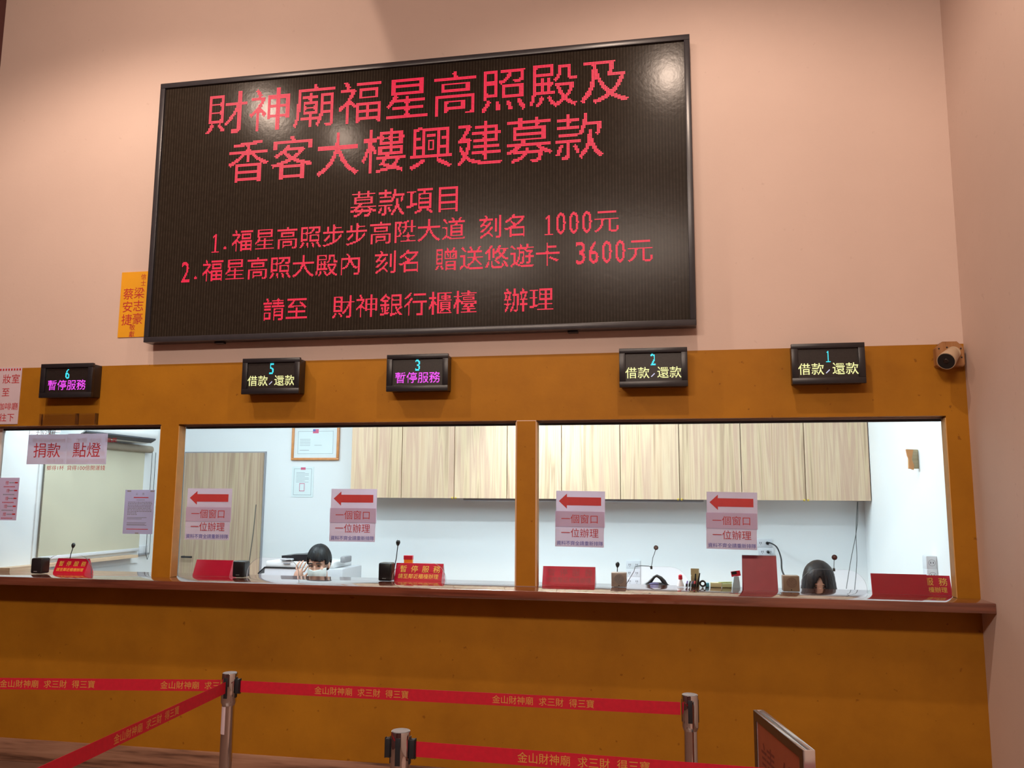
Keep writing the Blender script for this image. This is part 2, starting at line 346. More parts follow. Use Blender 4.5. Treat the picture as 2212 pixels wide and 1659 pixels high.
M['dark_reflection'] = mat('dark_frame_reflection', (0.045, 0.018, 0.010, 1), 0.35, noise=0.1)  # dark reflection on the steel frame's front, put into the colour
M['steel'] = mat('brushed_silver_frame', (0.78, 0.76, 0.77, 1), 0.2, 0.85, noise=0.02)

# ------------------------------------------------------------------ lettering
_fc = bpy.data.curves.new('font', 'FONT'); _fo = bpy.data.objects.new('font', _fc); C.objects.link(_fo); _fc.resolution_u = 3
_glyph = {}
def glyph(ch, bold=0.0):
    bold = 0.0; k = (ch, bold)
    if k not in _glyph:
        _fc.body = ch; _fc.offset = bold
        dg = bpy.context.evaluated_depsgraph_get(); dg.update()
        me = bpy.data.meshes.new_from_object(_fo.evaluated_get(dg))
        me.calc_loop_triangles()
        _glyph[k] = ([(v.co.x, v.co.y) for v in me.vertices], [tuple(t.vertices) for t in me.loop_triangles])
        bpy.data.meshes.remove(me)
    return _glyph[k]
def is_wide(ch): return ord(ch) > 0x2000
class Ink:
    """flat letters collected into one mesh, on a plane whose normal is -y"""
    def __init__(s): s.v = []; s.f = []
    def text(s, t, x, z, em, width=None, y=0.0, align='l', bold=0.0, half=0.55, stack=False, shear=0.0):
        w = [(1.0 if is_wide(c) else half) for c in t]
        if stack:
            for i, c in enumerate(t): s._put(c, x, z-em*1.08*(i+1), em, em, y, bold, 0)
            return s
        tot = sum(w)*em; k = (width/tot) if width else 1.0
        cx = x - (tot*k/2 if align == 'c' else 0)
        for c, q in zip(t, w):
            s._put(c, cx, z, em, em*k, y, bold, shear, q); cx += q*em*k
        return s
    def _put(s, c, x, z, em, ex, y, bold, shear, q=1.0):
        if c == ' ': return
        vs, fs = glyph(c, bold); o = len(s.v)
        if not is_wide(c) and vs:
            a = min(p[0] for p in vs); b = max(p[0] for p in vs); off = q/2-(a+b)/2
        else: off = 0
        for px, py in vs: s.v.append((x+(px+off)*ex+py*em*shear, y, z+py*em))
        for t in fs: s.f.append((o+t[0], o+t[1], o+t[2]))
    def rect(s, x0, x1, z0, z1, y=0.0):
        o = len(s.v); s.v += [(x0, y, z0), (x1, y, z0), (x1, y, z1), (x0, y, z1)]; s.f.append((o, o+1, o+2, o+3)); return s
    def poly(s, pts, y=0.0):
        o = len(s.v); s.v += [(a, y, b) for a, b in pts]; s.f.append(tuple(range(o, o+len(pts)))); return s
    def build(s, name, m, parent, loc=None, rot=None):
        me = bpy.data.meshes.new('mesh'); me.from_pydata(s.v, [], s.f); me.update()
        return link(name, me, m, parent, loc, rot)
def raster(ch, n, nx=None):
    """LED dots of one character on an n x nx grid"""
    nx = nx or n; ss = 3
    vs, fs = glyph(ch)
    W = 1.0 if is_wide(ch) else 0.5
    if ch == '1':
        h = int(n*0.86); c = nx//2; t = max(1, round(n/14)); o = [(c+k, j) for k in range(t) for j in range(int(n*0.06), h)]
        o += [(i, int(n*0.06)) for i in range(c-int(nx*0.26), c+t+int(nx*0.26)) if not c <= i < c+t]
        return o + [(c-k, h-1-k) for k in range(1, max(2, int(nx*0.3)))] + ([(c-k, h-2-k) for k in range(1, max(2, int(nx*0.3)))] if t > 1 else [])
    g = np.zeros((n*ss, nx*ss), bool)
    X, Y = np.meshgrid((np.arange(nx*ss)+0.5)/(nx*ss), (np.arange(n*ss)+0.5)/(n*ss))
    if not vs: return []
    V = np.array(vs)
    if is_wide(ch):
        V[:, 1] += 0.12
    else:
        a, b = V[:, 0].min(), V[:, 0].max(); h = V[:, 1].max()
        if ch in '.,': V[:, 0] = (V[:, 0]-a)/0.5 + 0.35; V[:, 1] = V[:, 1]*1.1 + 0.16
        else:
            V[:, 0] = 0.14 + (V[:, 0]-a)/max(b-a, 0.3)*0.74 + (0.2 if ch == '1' else 0); V[:, 1] = V[:, 1]/h*0.86 + 0.06
    for t in fs:
        (x1, y1), (x2, y2), (x3, y3) = V[t[0]], V[t[1]], V[t[2]]
        d = (y2-y3)*(x1-x3)+(x3-x2)*(y1-y3)
        if abs(d) < 1e-12: continue
        a = ((y2-y3)*(X-x3)+(x3-x2)*(Y-y3))/d; b = ((y3-y1)*(X-x3)+(x1-x3)*(Y-y3))/d
        g |= (a >= 0) & (b >= 0) & (a+b <= 1)
    cov = g.reshape(n, ss, nx, ss).mean(axis=(1, 3))
    return [(i, j) for j in range(n) for i in range(nx) if cov[j, i] >= 0.34]
def led_text(ink, t, x0, x1, zc, n, fill=0.84, y=0.0, cells=None):
    """t laid out in half cells from x0 to x1; n dots per full character"""
    halves = sum(2 if is_wide(c) else 1 for c in t) if cells is None else cells
    hw = (x1-x0)/halves; em = 2*hw; p = em/n; cx = x0
    for c in t:
        nx = n if is_wide(c) else n//2
        if c not in ' \u3000':
            for i, j in raster(c, n, nx):
                a = cx + (i+0.5)*p; b = zc - em/2 + (j+0.5)*p; h = p*fill/2
                ink.rect(a-h, a+h, b-h, b+h, y)
        cx += nx*p
    return ink

# ------------------------------------------------------------------ the setting
YG = 0.088                      # front face of the glass
ZC = 1.142                      # counter top height
ZW = 2.095                      # head of the window openings
ZO = 2.484                      # where the orange paint stops
XR = 1.567                      # the right hall wall
OPEN = [(-4.55, -3.190), (-3.066, -0.884), (-0.764, 1.456)]
w = B()
T0, T1 = 0.0, 0.075
w.box(-4.64, XR, T0, T1, ZO, 5.2, mi=0)
w.box(-4.64, XR, T0, T1, ZW, ZO, mi=1)
w.box(-4.64, XR, T0, T1, 0, ZC-0.05, mi=1)
w.box(-4.64, OPEN[0][0], T0, T1, ZC, ZW, mi=1)
w.box(OPEN[0][1], OPEN[1][0], T0, T1, ZC, ZW, mi=1)
w.box(OPEN[1][1], OPEN[2][0], T0-0.003, T1, ZC, ZW, r=0.004, mi=1)
w.box(OPEN[2][1], XR, T0, T1, ZC, ZW, mi=1)
me = w.mesh(smooth=0)
for p in me.polygons:
    if p.normal.y > 0.9: p.material_index = 2
struct(link('wall_front', me, [M['cream'], M['orange'], M['office_white']]))
struct(B().box(XR, XR+0.1, -9, 2.45, 0, 5.2).build('wall_right', M['cream'], smooth=0))
struct(B().box(-4.74, -4.64, -9, 0.075, 0, 5.2).build('wall_left', M['maroon'], smooth=0))
struct(B().box(-4.74, XR+0.1, -9.1, -9, 0, 5.2).build('wall_rear', M['maroon'], smooth=0))
struct(B().box(-4.74, XR+0.1, -9.1, 2.5, -0.1, 0).build('floor', M['floor'], smooth=0))
struct(B().box(-4.74, XR+0.1, -9.1, 0.2, 5.2, 5.3).build('ceiling', M['ceiling'], smooth=0))
YB = 2.25; XOL = -4.42; XOR = 1.50
struct(B().box(XOL-0.1, XR, YB, YB+0.1, 0, 2.9).build('wall_office_back', M['office_white'], smooth=0))
struct(B().box(XOL-0.1, XOL, 0.075, YB, 0, 2.9).build('wall_office_left', M['office_white'], smooth=0))
struct(B().box(XOR, XR, 0.11, YB, 0, 2.9).build('wall_office_right', M['office_white'], smooth=0))
struct(B().box(XOL-0.1, XR, 0.075, YB+0.1, 2.9, 3.0).build('ceiling_office', M['office_white'], smooth=0))
struct(B().box(-4.64, XR, -0.012, 0.0, 0, 0.135, r=0.003).build('baseboard_front', M['base_wood']))

# the counter top: one continuous polished board through the openings
ct = B().box(-4.64, XR, -0.21, 0.30, ZC-0.05, ZC, r=0.004).build('service_counter', M['slab'])
tag(ct, 'long polished reddish brown wooden counter top running under all the service windows', 'counter')

# glazing: a pane per opening with rounded service hatches cut in its lower edge
def pane_outline(x0, x1, z0, z1, hatches):
    pts = [(x0, z0)]
    for a, b, h in hatches:
        r = min(0.11, (b-a)*0.3)
        pts.append((a, z0))
        for k in range(9):
            t = math.pi - (math.pi/2)*k/8; pts.append((a+r+r*math.cos(t), z0+h-r+r*math.sin(t)))
        for k in range(9):
            t = math.pi/2 - (math.pi/2)*k/8; pts.append((b-r+r*math.cos(t), z0+h-r+r*math.sin(t)))
        pts.append((b, z0))
    return pts + [(x1, z0), (x1, z1), (x0, z1)]
def hx(u): return PX(u, 1240, YG).x
HATCH = [[(hx(95), hx(196), 0.115)], [(hx(533), hx(645), 0.125), (hx(847), hx(963), 0.115)], [(hx(1352), hx(1488), 0.12), (hx(1727), hx(1872), 0.125)]]
for i, (a, b) in enumerate(OPEN):
    fr = B()
    fr.box(a, b, 0.062, 0.082, ZW-0.010, ZW, mi=0)
    fr.box(a, b, 0.082, 0.105, ZW-0.022, ZW+0.01, mi=1)
    wn = struct(fr.build('window_%d' % (i+1), [M['alu'], M['slot']], smooth=0))
    for x0, x1 in ((a, a+0.004), (b-0.004, b)):
        B().box(x0, x1, 0.001, 0.0745, ZC+0.001, ZW-0.011).build('jamb_trim', M['jamb'], wn, smooth=0)
    g = B().prism(pane_outline(a-0.01, b+0.01, ZC+0.001, ZW-0.01, HATCH[i]), YG, YG+0.008)
    gm = g.mesh(smooth=0)
    for p in gm.polygons:
        if abs(p.normal.y) < 0.5: p.material_index = 1
    link('glass_pane', gm, [M['glass'], M['glass_edge']], wn)

# ------------------------------------------------------------------ the big LED board
bx0, bx1, bz0, bz1, bd = -3.285, 0.160, 2.611, 4.361, 0.105
bcx = (bx0+bx1)/2
bt = thing('led_display_board', 'huge black framed LED board with red Chinese lines high on the wall', 'display board', (bcx, 0, bz0))
hw_, bh = (bx1-bx0)/2, bz1-bz0
B().box(-hw_+0.012, hw_-0.012, -0.082, -0.001, 0.012, bh-0.012).build('housing', M['black_frame'], bt)
fr = B(); fw = 0.034
for (a, b, c, d) in ((-hw_, hw_, bh-fw, bh), (-hw_, hw_, 0, fw), (-hw_, -hw_+fw, fw, bh-fw), (hw_-fw, hw_, fw, bh-fw)):
    fr.box(a, b, -bd, -0.010, c, d, r=0.003)
fr.build('frame', M['grey_frame'], bt)
B().box(-hw_+fw, hw_-fw, -0.090, -0.083, fw, bh-fw).build('led_panel', M['led'], bt)
ink = Ink(); yl = -0.0915
rows = [('財神廟福星高照殿及', -2.955, -0.190, 4.122, 32), ('香客大樓興建募款', -2.785, -0.343, 3.783, 32), ('募款項目', -1.930, -1.205, 3.445, 24),
        ('1.福星高照步步高陞大道 刻名 1000元', -2.872, -0.262, 3.253, 24), ('2.福星高照大殿內 刻名 贈送悠遊卡 3600元', -3.066, -0.070, 3.066, 24),
        ('請至  財神銀行櫃檯  辦理', -2.483, -0.645, 2.797, 24)]
for t, a, b, z, n in rows: led_text(Ink(), t, a-bcx, b-bcx, z-bz0, n, y=yl).build('lettering', M['red_led'], bt)
for q in (-0.36, 0.30):
    B().box(q*3.4-0.03, q*3.4+0.03, -0.06, -0.02, -0.012, 0.0, r=0.002).build('bracket', M['black_frame'], bt)

# yellow donor card beside the board
a, b = PX(262.7, 588.3, -0.01), PX(253, 728.8, -0.01); c = PX(318, 585.5, -0.01)
px0, pz0, pz1 = (a.x+b.x)/2, b.z, a.z; pw = bx0-px0+0.009; pv = c.x-px0
pt = B().box(0, pw, -0.006, 0, 0, pz1-pz0).build('donor_card', M['plaque'], loc=(px0, 0, pz0), smooth=0)
tag(pt, 'bright yellow card with dark red vertical writing at the left edge of the LED board', 'sign')
pl = Ink(); H = pz1-pz0
pl.text('信士', pv*0.76, H*1.0-0.008, 0.040, stack=True, y=-0.0068)
pl.text('梁志豪', pv*0.52, H*0.80, 0.080, stack=True, y=-0.0068, bold=0.01)
pl.text('蔡安捷', pv*0.10, H*0.79, 0.080, stack=True, y=-0.0068, bold=0.01)
pl.text('敬獻', pv*0.44, H*0.215, 0.042, stack=True, y=-0.0068)
pl.build('lettering', M['red_ink'], pt)

# ------------------------------------------------------------------ counter number boxes
def make_box(x, num, text, color, label):
    t = thing('counter_display', label, 'display', (x, 0, 2.267), group='counter displays over the windows')
    W, Hh, D = 0.380, 0.222, 0.100; q = 0.034
    B().box(-W/2+0.006, W/2-0.006, -D+0.016, -0.001, 0.006, Hh-0.006, r=0.004).build('housing', M['black_frame'], t)
    f = B()
    for (a, b, c, d) in ((-W/2, W/2, Hh-q*0.8, Hh), (-W/2, W/2, 0, q), (-W/2, -W/2+q, q, Hh-q*0.8), (W/2-q, W/2, q, Hh-q*0.8)):
        f.box(a, b, -D, -D+0.022, c, d, r=0.002)
    f.build('bezel', M['black_frame'], t)
    B().box(-W/2+q, W/2-q, -D+0.013, -D+0.0155, q, Hh-q*0.8).build('screen', M['led_dark'], t)
    k = Ink(); led_text(k, num, -0.019, 0.019, 0.157, 16, 0.95, -D+0.012); k.build('number', M['cyan_led'], t)
    k = Ink(); yy = -D+0.012; zc = 0.083
    if ',' in text:
        e = 0.0685
        led_text(k, text[0:2], -0.157, -0.157+2*e, zc, 24, 0.95, yy); led_text(k, text[3:5], 0.157-2*e, 0.157, zc, 24, 0.95, yy)
        c2 = Ink(); p = e/18
        for i in range(5): c2.rect(-0.012+i*p, -0.012+(i+1.3)*p, 0.058+i*p, 0.058+(i+1.3)*p, yy)
        c2.build('comma', M['white_led'], t)
    else: led_text(k, text, -0.141, 0.141, zc, 24, 0.95, yy)
    k.build('lettering', color, t)
    return t
make_box(-3.827, '6', '暫停服務', M['magenta_led'], 'black counter display number 6 with magenta writing, at the far left')
make_box(-2.404, '5', '借款,還款', M['yellow_led'], 'black counter display number 5 with pale yellow writing')
make_box(-1.467, '3', '暫停服務', M['magenta_led'], 'black counter display number 3 with magenta writing')
make_box(-0.084, '2', '借款,還款', M['yellow_led'], 'black counter display number 2 with pale yellow writing')
make_box(0.853, '1', '借款,還款', M['yellow_led'], 'black counter display number 1 with pale yellow writing, nearest the corner')

# ------------------------------------------------------------------ security camera on its octagonal wooden board
c0 = PX(2053, 768, 0.0)
st = thing('security_camera', 'beige security camera with dark lens on an octagonal wooden board in the corner', 'camera', (1.482, 0, c0.z))
o8 = 0.070; k8 = 0.034
oct8 = [(-o8, -0.068+k8*0.3), (-o8+k8*0.3, -0.068), (o8-k8*0.3, -0.068), (o8, -0.068+k8*0.3), (o8, 0.068-k8), (o8-k8, 0.068), (-o8+k8, 0.068), (-o8, 0.068-k8)]
B().prism(oct8, -0.055, 0.0, r=0.004).build('mount_board', M['camera_wood'], st)
B().tube([(0.011, -0.055, 0.003), (0.011, -0.068, 0.002)], 0.036, 24).build('base', M['cam_body'], st)
d = Vector((-0.066, -0.095, -0.058))
p0 = Vector((0.011, -0.062, 0.003))
B().tube([p0, p0+d*0.15, p0+d*0.9, p0+d], [0.030, 0.037, 0.046, 0.0455], 28).build('housing', M['cam_body'], st)
dn = d.normalized()
lens = B().tube([p0+d*1.0, p0+d+dn*0.002], [0.0425, 0.041], 28).build('lens_window', M['black'], st)
B().tube([p0+d+dn*0.0021, p0+d+dn*0.006], [0.014, 0.011], 20).build('lens', M['eye'], lens)
sc = B()
for (a, b) in ((-0.056, 0.03), (0.052, 0.028), (0.054, -0.02), (-0.016, 0.036)): sc.tube([(a, -0.0548, b), (a, -0.058, b)], 0.004, 8)
sc.build('screws', M['black_frame'], st)

# ------------------------------------------------------------------ notices on the wall and on the glass
a, b = PX(48.8, 793, -0.004), PX(36.5, 916, -0.004)
nx1, nz1, nz0 = (a.x+b.x)/2, a.z, b.z; nw = 0.34; nh = nz1-nz0
t = B().box(-nw, 0, -0.003, 0, 0, nh).build('wall_notice', M['pink_paper'], loc=(nx1, -0.001, nz0), smooth=0)
tag(t, 'pink notice with red writing taped to the orange wall left of display 6', 'notice')
k = Ink(); k.text('妝室', -0.142, nh*0.73, 0.067, y=-0.004); k.text('至', -0.142+0.002, nh*0.50, 0.062, y=-0.004)
k.text('咖啡廳', -0.160, nh*0.26, 0.052, y=-0.004); k.text('往下', -0.142, nh*0.06, 0.058, y=-0.004)
k.build('lettering', M['red_ink'], t)
k = Ink()
for i in range(16): k.rect(-nw+i*nw/16+0.002, -nw+(i+0.62)*nw/16, nh-0.022, nh-0.008, -0.004)
k.build('border_pattern', M['red_ink'], t)

# clear acrylic holder on the wall above the first window
a, b = PX(87.5, 894, -0.02), PX(208, 894, -0.02); zl = ZW+0.004
t = thing('acrylic_holder', 'clear acrylic sheet holder on the orange wall under display 6', 'holder', (a.x, 0, zl))
hw2 = b.x-a.x; hh = 0.072
B().box(0, hw2, -0.024, -0.021, 0, hh).build('front_sheet', M['acrylic'], t, smooth=0)
q = B(); q.box(-0.003, 0.004, -0.026, -0.001, 0, hh); q.box(hw2-0.004, hw2+0.003, -0.026, -0.001, 0, hh); q.box(hw2*0.63, hw2*0.66, -0.021, -0.001, 0, hh)
q.build('side_edges', M['acrylic'], t, smooth=0)

def glass_sign(u0, v0, u1, v1, label, tilt=0.0, dx=0.0):
    """arrow sheet and text sheet taped to the front of the glass; u/v: its corners in the photograph"""
    y = YG-0.0025; a, b = PX(u0, v0, y), PX(u1, v1, y)
    Wd, Hd = b.x-a.x, a.z-b.z
    t = thing('paper_sign', label, 'sign', (a.x, y, b.z), (0, tilt, 0), group='one-window-one-person signs on the glass')
    B().box(0.004+dx, Wd+0.002+dx, -0.0012, -0.0002, Hd*0.35, Hd).build('arrow_sheet', M['lilac'], t, smooth=0)
    B().box(0, Wd-0.004, 0.0, 0.0010, 0, Hd*0.63).build('text_sheet', M['lilac'], t, smooth=0)
    B().box(0, Wd-0.002, -0.0022, -0.0014, Hd*0.36, Hd*0.635).build('overlap_strip', M['lilac_dark'], t, smooth=0)
    z = Hd*0.815; x0 = Wd*0.07+dx; x1 = Wd*0.93+dx; sh = Hd*0.074; hd = Hd*0.135; nk = x0+Wd*0.165
    Ink().poly([(x0, z), (nk, z-hd), (nk, z-sh), (x1, z-sh), (x1, z+sh), (nk, z+sh), (nk, z+hd)], -0.0026).build('arrow', M['arrow_ink'], t)
    k = Ink(); k.text('一個窗口', Wd*0.5, Hd*0.435, Wd*0.192, y=-0.0026, align='c'); k.text('一位辦理', Wd*0.5, Hd*0.185, Wd*0.192, y=-0.0026, align='c')
    k.build('lettering', M['thin_red_ink'], t)
    Ink().text('資料不齊全請重新排隊', Wd*0.5, Hd*0.035, Wd*0.094, y=-0.0026, align='c').build('blue_lettering', M['blue_ink'], t)
    return t
glass_sign(405, 1055, 496, 1167, 'lilac red-arrow paper on the glass in front of the wooden door')
glass_sign(715, 1056, 811, 1171, 'lilac red-arrow paper on the glass above the microphone under display 3')
glass_sign(1199, 1060, 1306, 1182, 'lilac red-arrow paper on the glass beside the round orange pillar', 0.01)
glass_sign(1523, 1062, 1637, 1187, 'lilac red-arrow paper on the glass above the red desk calendar', 0.014)

# writing stuck on the first window, with two sheets taped over it
y = YG-0.0005
o = PX(60, 1015, y)
t = thing('glass_lettering', 'red lines of writing stuck on the first window glass', 'lettering', (o.x, y, o.z))
k = Ink()
def line(text, u0, u1, v, em=None):
    a, b = PX(u0, v, y), PX(u1, v, y); n = sum(1.0 if is_wide(c) else 0.55 for c in text)
    k.text(text, a.x-o.x, a.z-o.z, em or (b.x-a.x)/n, width=b.x-a.x, bold=0.012)
line('1. 手骰2聖杯', 61, 121, 938); line('稟告財神爺姓名 生辰 住址 職業', 70, 253, 956, 0.034); line('擲得3杯 貸得300倍開運錢', 100, 227, 984, 0.034)
line('擲得2杯 貸得200倍開運錢', 100, 227, 1000, 0.034); line('擲得1杯 貸得100倍開運錢', 100, 227, 1015, 0.034)
k.build('lettering', M['red_ink'], t)
def big_sheet(u0, u1, v0, v1, text, label):
    y = YG-0.003; a, b = PX(u0, v0, y), PX(u0, v1, y); Wd, Hd = PX(u1, v0, y).x-a.x, a.z-b.z
    s = B().box(0, Wd, -0.0008, 0, 0, Hd).build('taped_sheet', M['lilac'], loc=(a.x, y, b.z), smooth=0); tag(s, label, 'sign', 'two lilac sheets on the first window')
    Ink().text(text, Wd*0.5, Hd*0.27, Wd*0.355, y=-0.0014, align='c', bold=0.012).build('lettering', M['red_ink'], s)
big_sheet(62.5, 146.5, 939, 1003, '捐款', 'lilac sheet reading 捐款 on the first window, beside the sheet 點燈')
big_sheet(147, 233.5, 937, 1003, '點燈', 'lilac sheet reading 點燈 on the first window, in front of the blind')
# price list at the frame's left edge
y = YG-0.003; a, b = PX(42.5, 1032, y), PX(35, 1124, y); x1 = (a.x+b.x)/2; Hd = a.z-b.z; Wd = 0.30
t = B().box(-Wd, 0, -0.0008, 0, 0, Hd).build('price_list', M['lilac_dark'], loc=(x1, y, b.z), smooth=0)
tag(t, 'mauve list with red and grey lines taped low at the far left of the glass', 'notice')
k = Ink(); g = Ink()
for i in range(5):
    z = Hd*(0.86-0.185*i)
    k.text('燈', -0.105+0.004*((i*3) % 4), z-0.004, 0.026, y=-0.0014); k.rect(-0.034, -0.010, z+0.002, z+0.011, -0.0014)
    for j in range(5): g.rect(-0.075+j*0.008, -0.069+j*0.008, z+0.003, z+0.009, -0.0014)
    for j in range(8): (g if i % 2 else k).rect(-0.115+j*0.011, -0.108+j*0.011, z-0.024, z-0.017, -0.0014)
k.build('lettering', M['red_ink'], t); g.build('grey_lettering', M['grey_ink'], t)
# announcement sheet near the pillar
a, b = PX(271, 1058, y), PX(333, 1154, y); x0 = PX(268, 1105, y).x; Wd, Hd = PX(332, 1105, y).x-x0, a.z-b.z
t = B().box(0, Wd, -0.0008, 0, 0, Hd).build('announcement_sheet', M['blue_paper'], loc=(x0, y, b.z), smooth=0)
tag(t, 'bluish announcement sheet with small lines of text beside the left orange pillar', 'notice')
k = Ink(); k.text('公', Wd*0.36, Hd*0.885, 0.017, y=-0.0014); k.text('告', Wd*0.58, Hd*0.885, 0.017, y=-0.0014); rd = Ink()
rng = random.Random(3)
rd.rect(Wd*0.3, Wd*0.8, Hd*0.815, Hd*0.835, -0.0014); k.rect(Wd*0.4, Wd*0.68, Hd*0.765, Hd*0.775, -0.0014)
for i in range(9):
    z = Hd*(0.72-0.035*i); x = Wd*0.12
    while x < Wd*(0.9 if i < 7 else 0.4):
        l = rng.uniform(0.004, 0.012); k.rect(x, x+l, z-0.0028, z+0.0018, -0.0014); x += l+0.003
for z in (0.37, 0.34, 0.25, 0.22, 0.20): k.rect(Wd*0.12, Wd*rng.uniform(0.6, 0.88), Hd*z-0.0015, Hd*z+0.0015, -0.0014)
rd.rect(Wd*0.12, Wd*0.85, Hd*0.10, Hd*0.115, -0.0014)
k.build('lettering', M['grey_ink'], t); rd.build('red_lettering', M['red_ink'], t)
k = Ink(); k.rect(Wd*0.07, Wd*0.2, Hd*0.955, Hd*0.985, -0.0016); k.rect(Wd*0.85, Wd*0.98, Hd*0.955, Hd*0.985, -0.0016); k.rect(Wd*0.42, Wd*0.54, Hd*0.005, Hd*0.03, -0.0016)
k.build('tape', M['grey_cap'], t)

# ------------------------------------------------------------------ red tent signs on the counter
def tent(x0, yf, wd, h, label, text=None, ink_m=None, dep=0.085, rot=0.0, plate=False):
    t = thing('tent_sign', label, 'sign', (x0, yf, ZC), (0, 0, rot), group='red paused-service signs on the counter')
    if plate: prof = [(0, 0), (0.012, 0), (0.034, h), (0.028, h)]
    else: prof = [(0, 0), (dep, 0), (dep*0.5+0.002, h), (dep*0.5-0.002, h)]
    B().prism(prof, 0, wd, axis='x').build('body', M['tent_red'], t, smooth=0)
    if text:
        an = math.atan2(prof[3][0], h); ln = math.hypot(prof[3][0], h)
        k = Ink(); k.text(text[0][0], wd*0.09, ln*0.50, wd*0.155, y=-0.0008, bold=0.014)
        for i, c in enumerate(text[0][1:]): k.text(c, wd*(0.09+0.235*(i+1)), ln*0.50, wd*0.155, y=-0.0008, bold=0.014)
        k.build('lettering', ink_m or M['gold'], t, rot=(-an, 0, 0))
        Ink().text(text[1], wd*0.5, ln*0.13, wd*0.107, y=-0.0008, align='c').build('small_lettering', ink_m or M['gold'], t, rot=(-an, 0, 0))
    return t
TXT = ('暫停服務', '請至鄰近櫃檯辦理')
q = PZ(108.5, 1237.6, ZC); tent(q.x, 0.105, 0.232, 0.090, 'red sign with gold writing on the counter behind the first window, under display 6', TXT)
q = PZ(416, 1241.9, ZC); tent(q.x, 0.186, 0.255, 0.094, 'plain red tent sign in front of the wooden door, left of a black speaker')
q = PZ(850.7, 1253, ZC); tent(q.x, 0.190, 0.300, 0.100, 'red sign with gold writing right of the speaker under display 3', TXT)
q = PZ(1170.5, 1261.4, ZC); tent(q.x, 0.190, 0.312, 0.100, 'red sign with faint dark marks standing against the round orange pillar', TXT, M['tent_faint'])
q = PZ(1876, 1278.4, ZC); tent(q.x, 0.108, 0.283, 0.106, 'plain red sign behind the last window, covering another red sign', rot=-0.03, plate=True)
q = PZ(2059, 1286.4, ZC); tent(q.x-0.294, 0.152, 0.300, 0.098, 'red sign with gold writing half covered, at the right end of the counter', TXT, dep=0.07)

# ------------------------------------------------------------------ loudspeakers and microphones
def speaker(u0, u1, v, yf, h, label, rot=0.0):
    a, b = PX(u0, v, yf), PX(u1, v, yf); wd = b.x-a.x
    t = thing('desk_speaker', label, 'speaker', (a.x, yf, ZC), (0, 0, rot), group='small black desk speakers')
    B().box(0, wd, 0, 0.075, 0.001, h, r=0.009, seg=3).build('cabinet', M['black'], t)
    B().box(0.006, wd-0.006, -0.0015, 0.002, 0.008, h-0.008, r=0.004).build('grille', M['black_frame'], t)
    B().box(wd*0.33, wd*0.62, -0.003, -0.001, h*0.13, h*0.17).build('badge', M['grey_cap'], t)
    return t
speaker(65, 89, 1237, 0.006, 0.098, 'small black speaker on the counter at the first window')
speaker(501, 527, 1244, 0.104, 0.100, 'small black speaker beside the plain red sign near the wooden door')
speaker(816.5, 844.5, 1252, 0.104, 0.108, 'small black speaker left of the gold-lettered sign under display 3')
def intercom(u0, u1, v, yf, h, mb, mg, label):
    a, b = PX(u0, v, yf), PX(u1, v, yf); wd = b.x-a.x
    t = thing('counter_intercom', label, 'speaker', (a.x, yf, ZC))
    B().box(0, wd, 0, 0.06, 0.001, h, r=0.004).build('housing', mb, t)
    g = B().tube([(wd*0.52, 0.001, h*0.56), (wd*0.52, -0.0015, h*0.56)], h*0.33, 32).build('grille', mg, t)
    B().tube([(wd*0.5, 0.001, h*0.12), (wd*0.5, -0.002, h*0.12)], 0.003, 10).build('knob', M['black'], t)
    return t, wd
intercom(1320.5, 1353.5, 1265, 0.104, 0.082, M['silver'], M['silver_grille'], 'square silver intercom box on the counter below display 2')
intercom(1692, 1728, 1276, 0.100, 0.086, M['brown_box'], M['brown_grille'], 'square tan intercom box beside the long-haired person')
def mic(base, pts, head, hr, label, hm=None, hdir=None, sm=None):
    t = thing('microphone', label, 'microphone', base)
    bs = Vector(base); L = [Vector(p)-bs for p in pts] + [Vector(head)-bs]
    B().tube(L, 0.0028, 8).build('gooseneck', sm or M['black_wire'], t)
    B().lathe([(0.018, 0.001), (0.018, 0.008), (0.008, 0.012)], 20).build('base', M['black'], t)
    hd = Vector(head)-bs; n = (hd-L[-2]).normalized()
    B().tube([hd-n*hr*1.5, hd-n*hr*0.9, hd, hd+n*hr*0.8, hd+n*hr*1.15], [hr*0.35, hr*0.75, hr, hr*0.75, hr*0.25], 16).build('foam_head', hm or M['black'], t)
    return t
ym = 0.235
b0 = PX(149, 1225, ym); b0.z = ZC
mic(b0, [b0+Vector((0, 0, 0.01)), PX(150, 1212, ym), PX(153, 1197, ym), PX(157, 1185, ym)], PX(158.5, 1177.5, ym), 0.013, 'black gooseneck microphone behind the sign under display 6')
b0 = PX(847, 1245, 0.195); b0.z = ZC; b0.x -= 0.004
mic(b0, [b0+Vector((0, 0, 0.01)), PX(850, 1236, 0.2), PX(856, 1206, 0.21), PX(859, 1182, 0.21)], PX(860, 1171.5, 0.21), 0.014, 'tall black gooseneck microphone next to the sign under display 3')
b0 = PX(1333, 1262, 0.2); b0.z = ZC
mic(b0, [b0+Vector((0, 0, 0.01)), PX(1333, 1245, 0.2), PX(1333.5, 1232, 0.2)], PX(1334, 1219, 0.2), 0.0125, 'short black microphone rising behind the silver intercom box')
def ball_mic(head, pts, r, hm, label):
    bs = Vector(pts[0]); t = thing('microphone', label, 'microphone', bs)
    B().tube([Vector(p)-bs for p in pts], 0.0017, 8).build('stem', M['wire'], t)
    B().ball(Vector(head)-bs, r).build('foam_head', hm, t)
    B().box(-0.006, 0.006, -0.003, 0.008, -0.008, 0.010, r=0.002).build('clip', M['wire'], t)
    return t
yq = YG+0.012
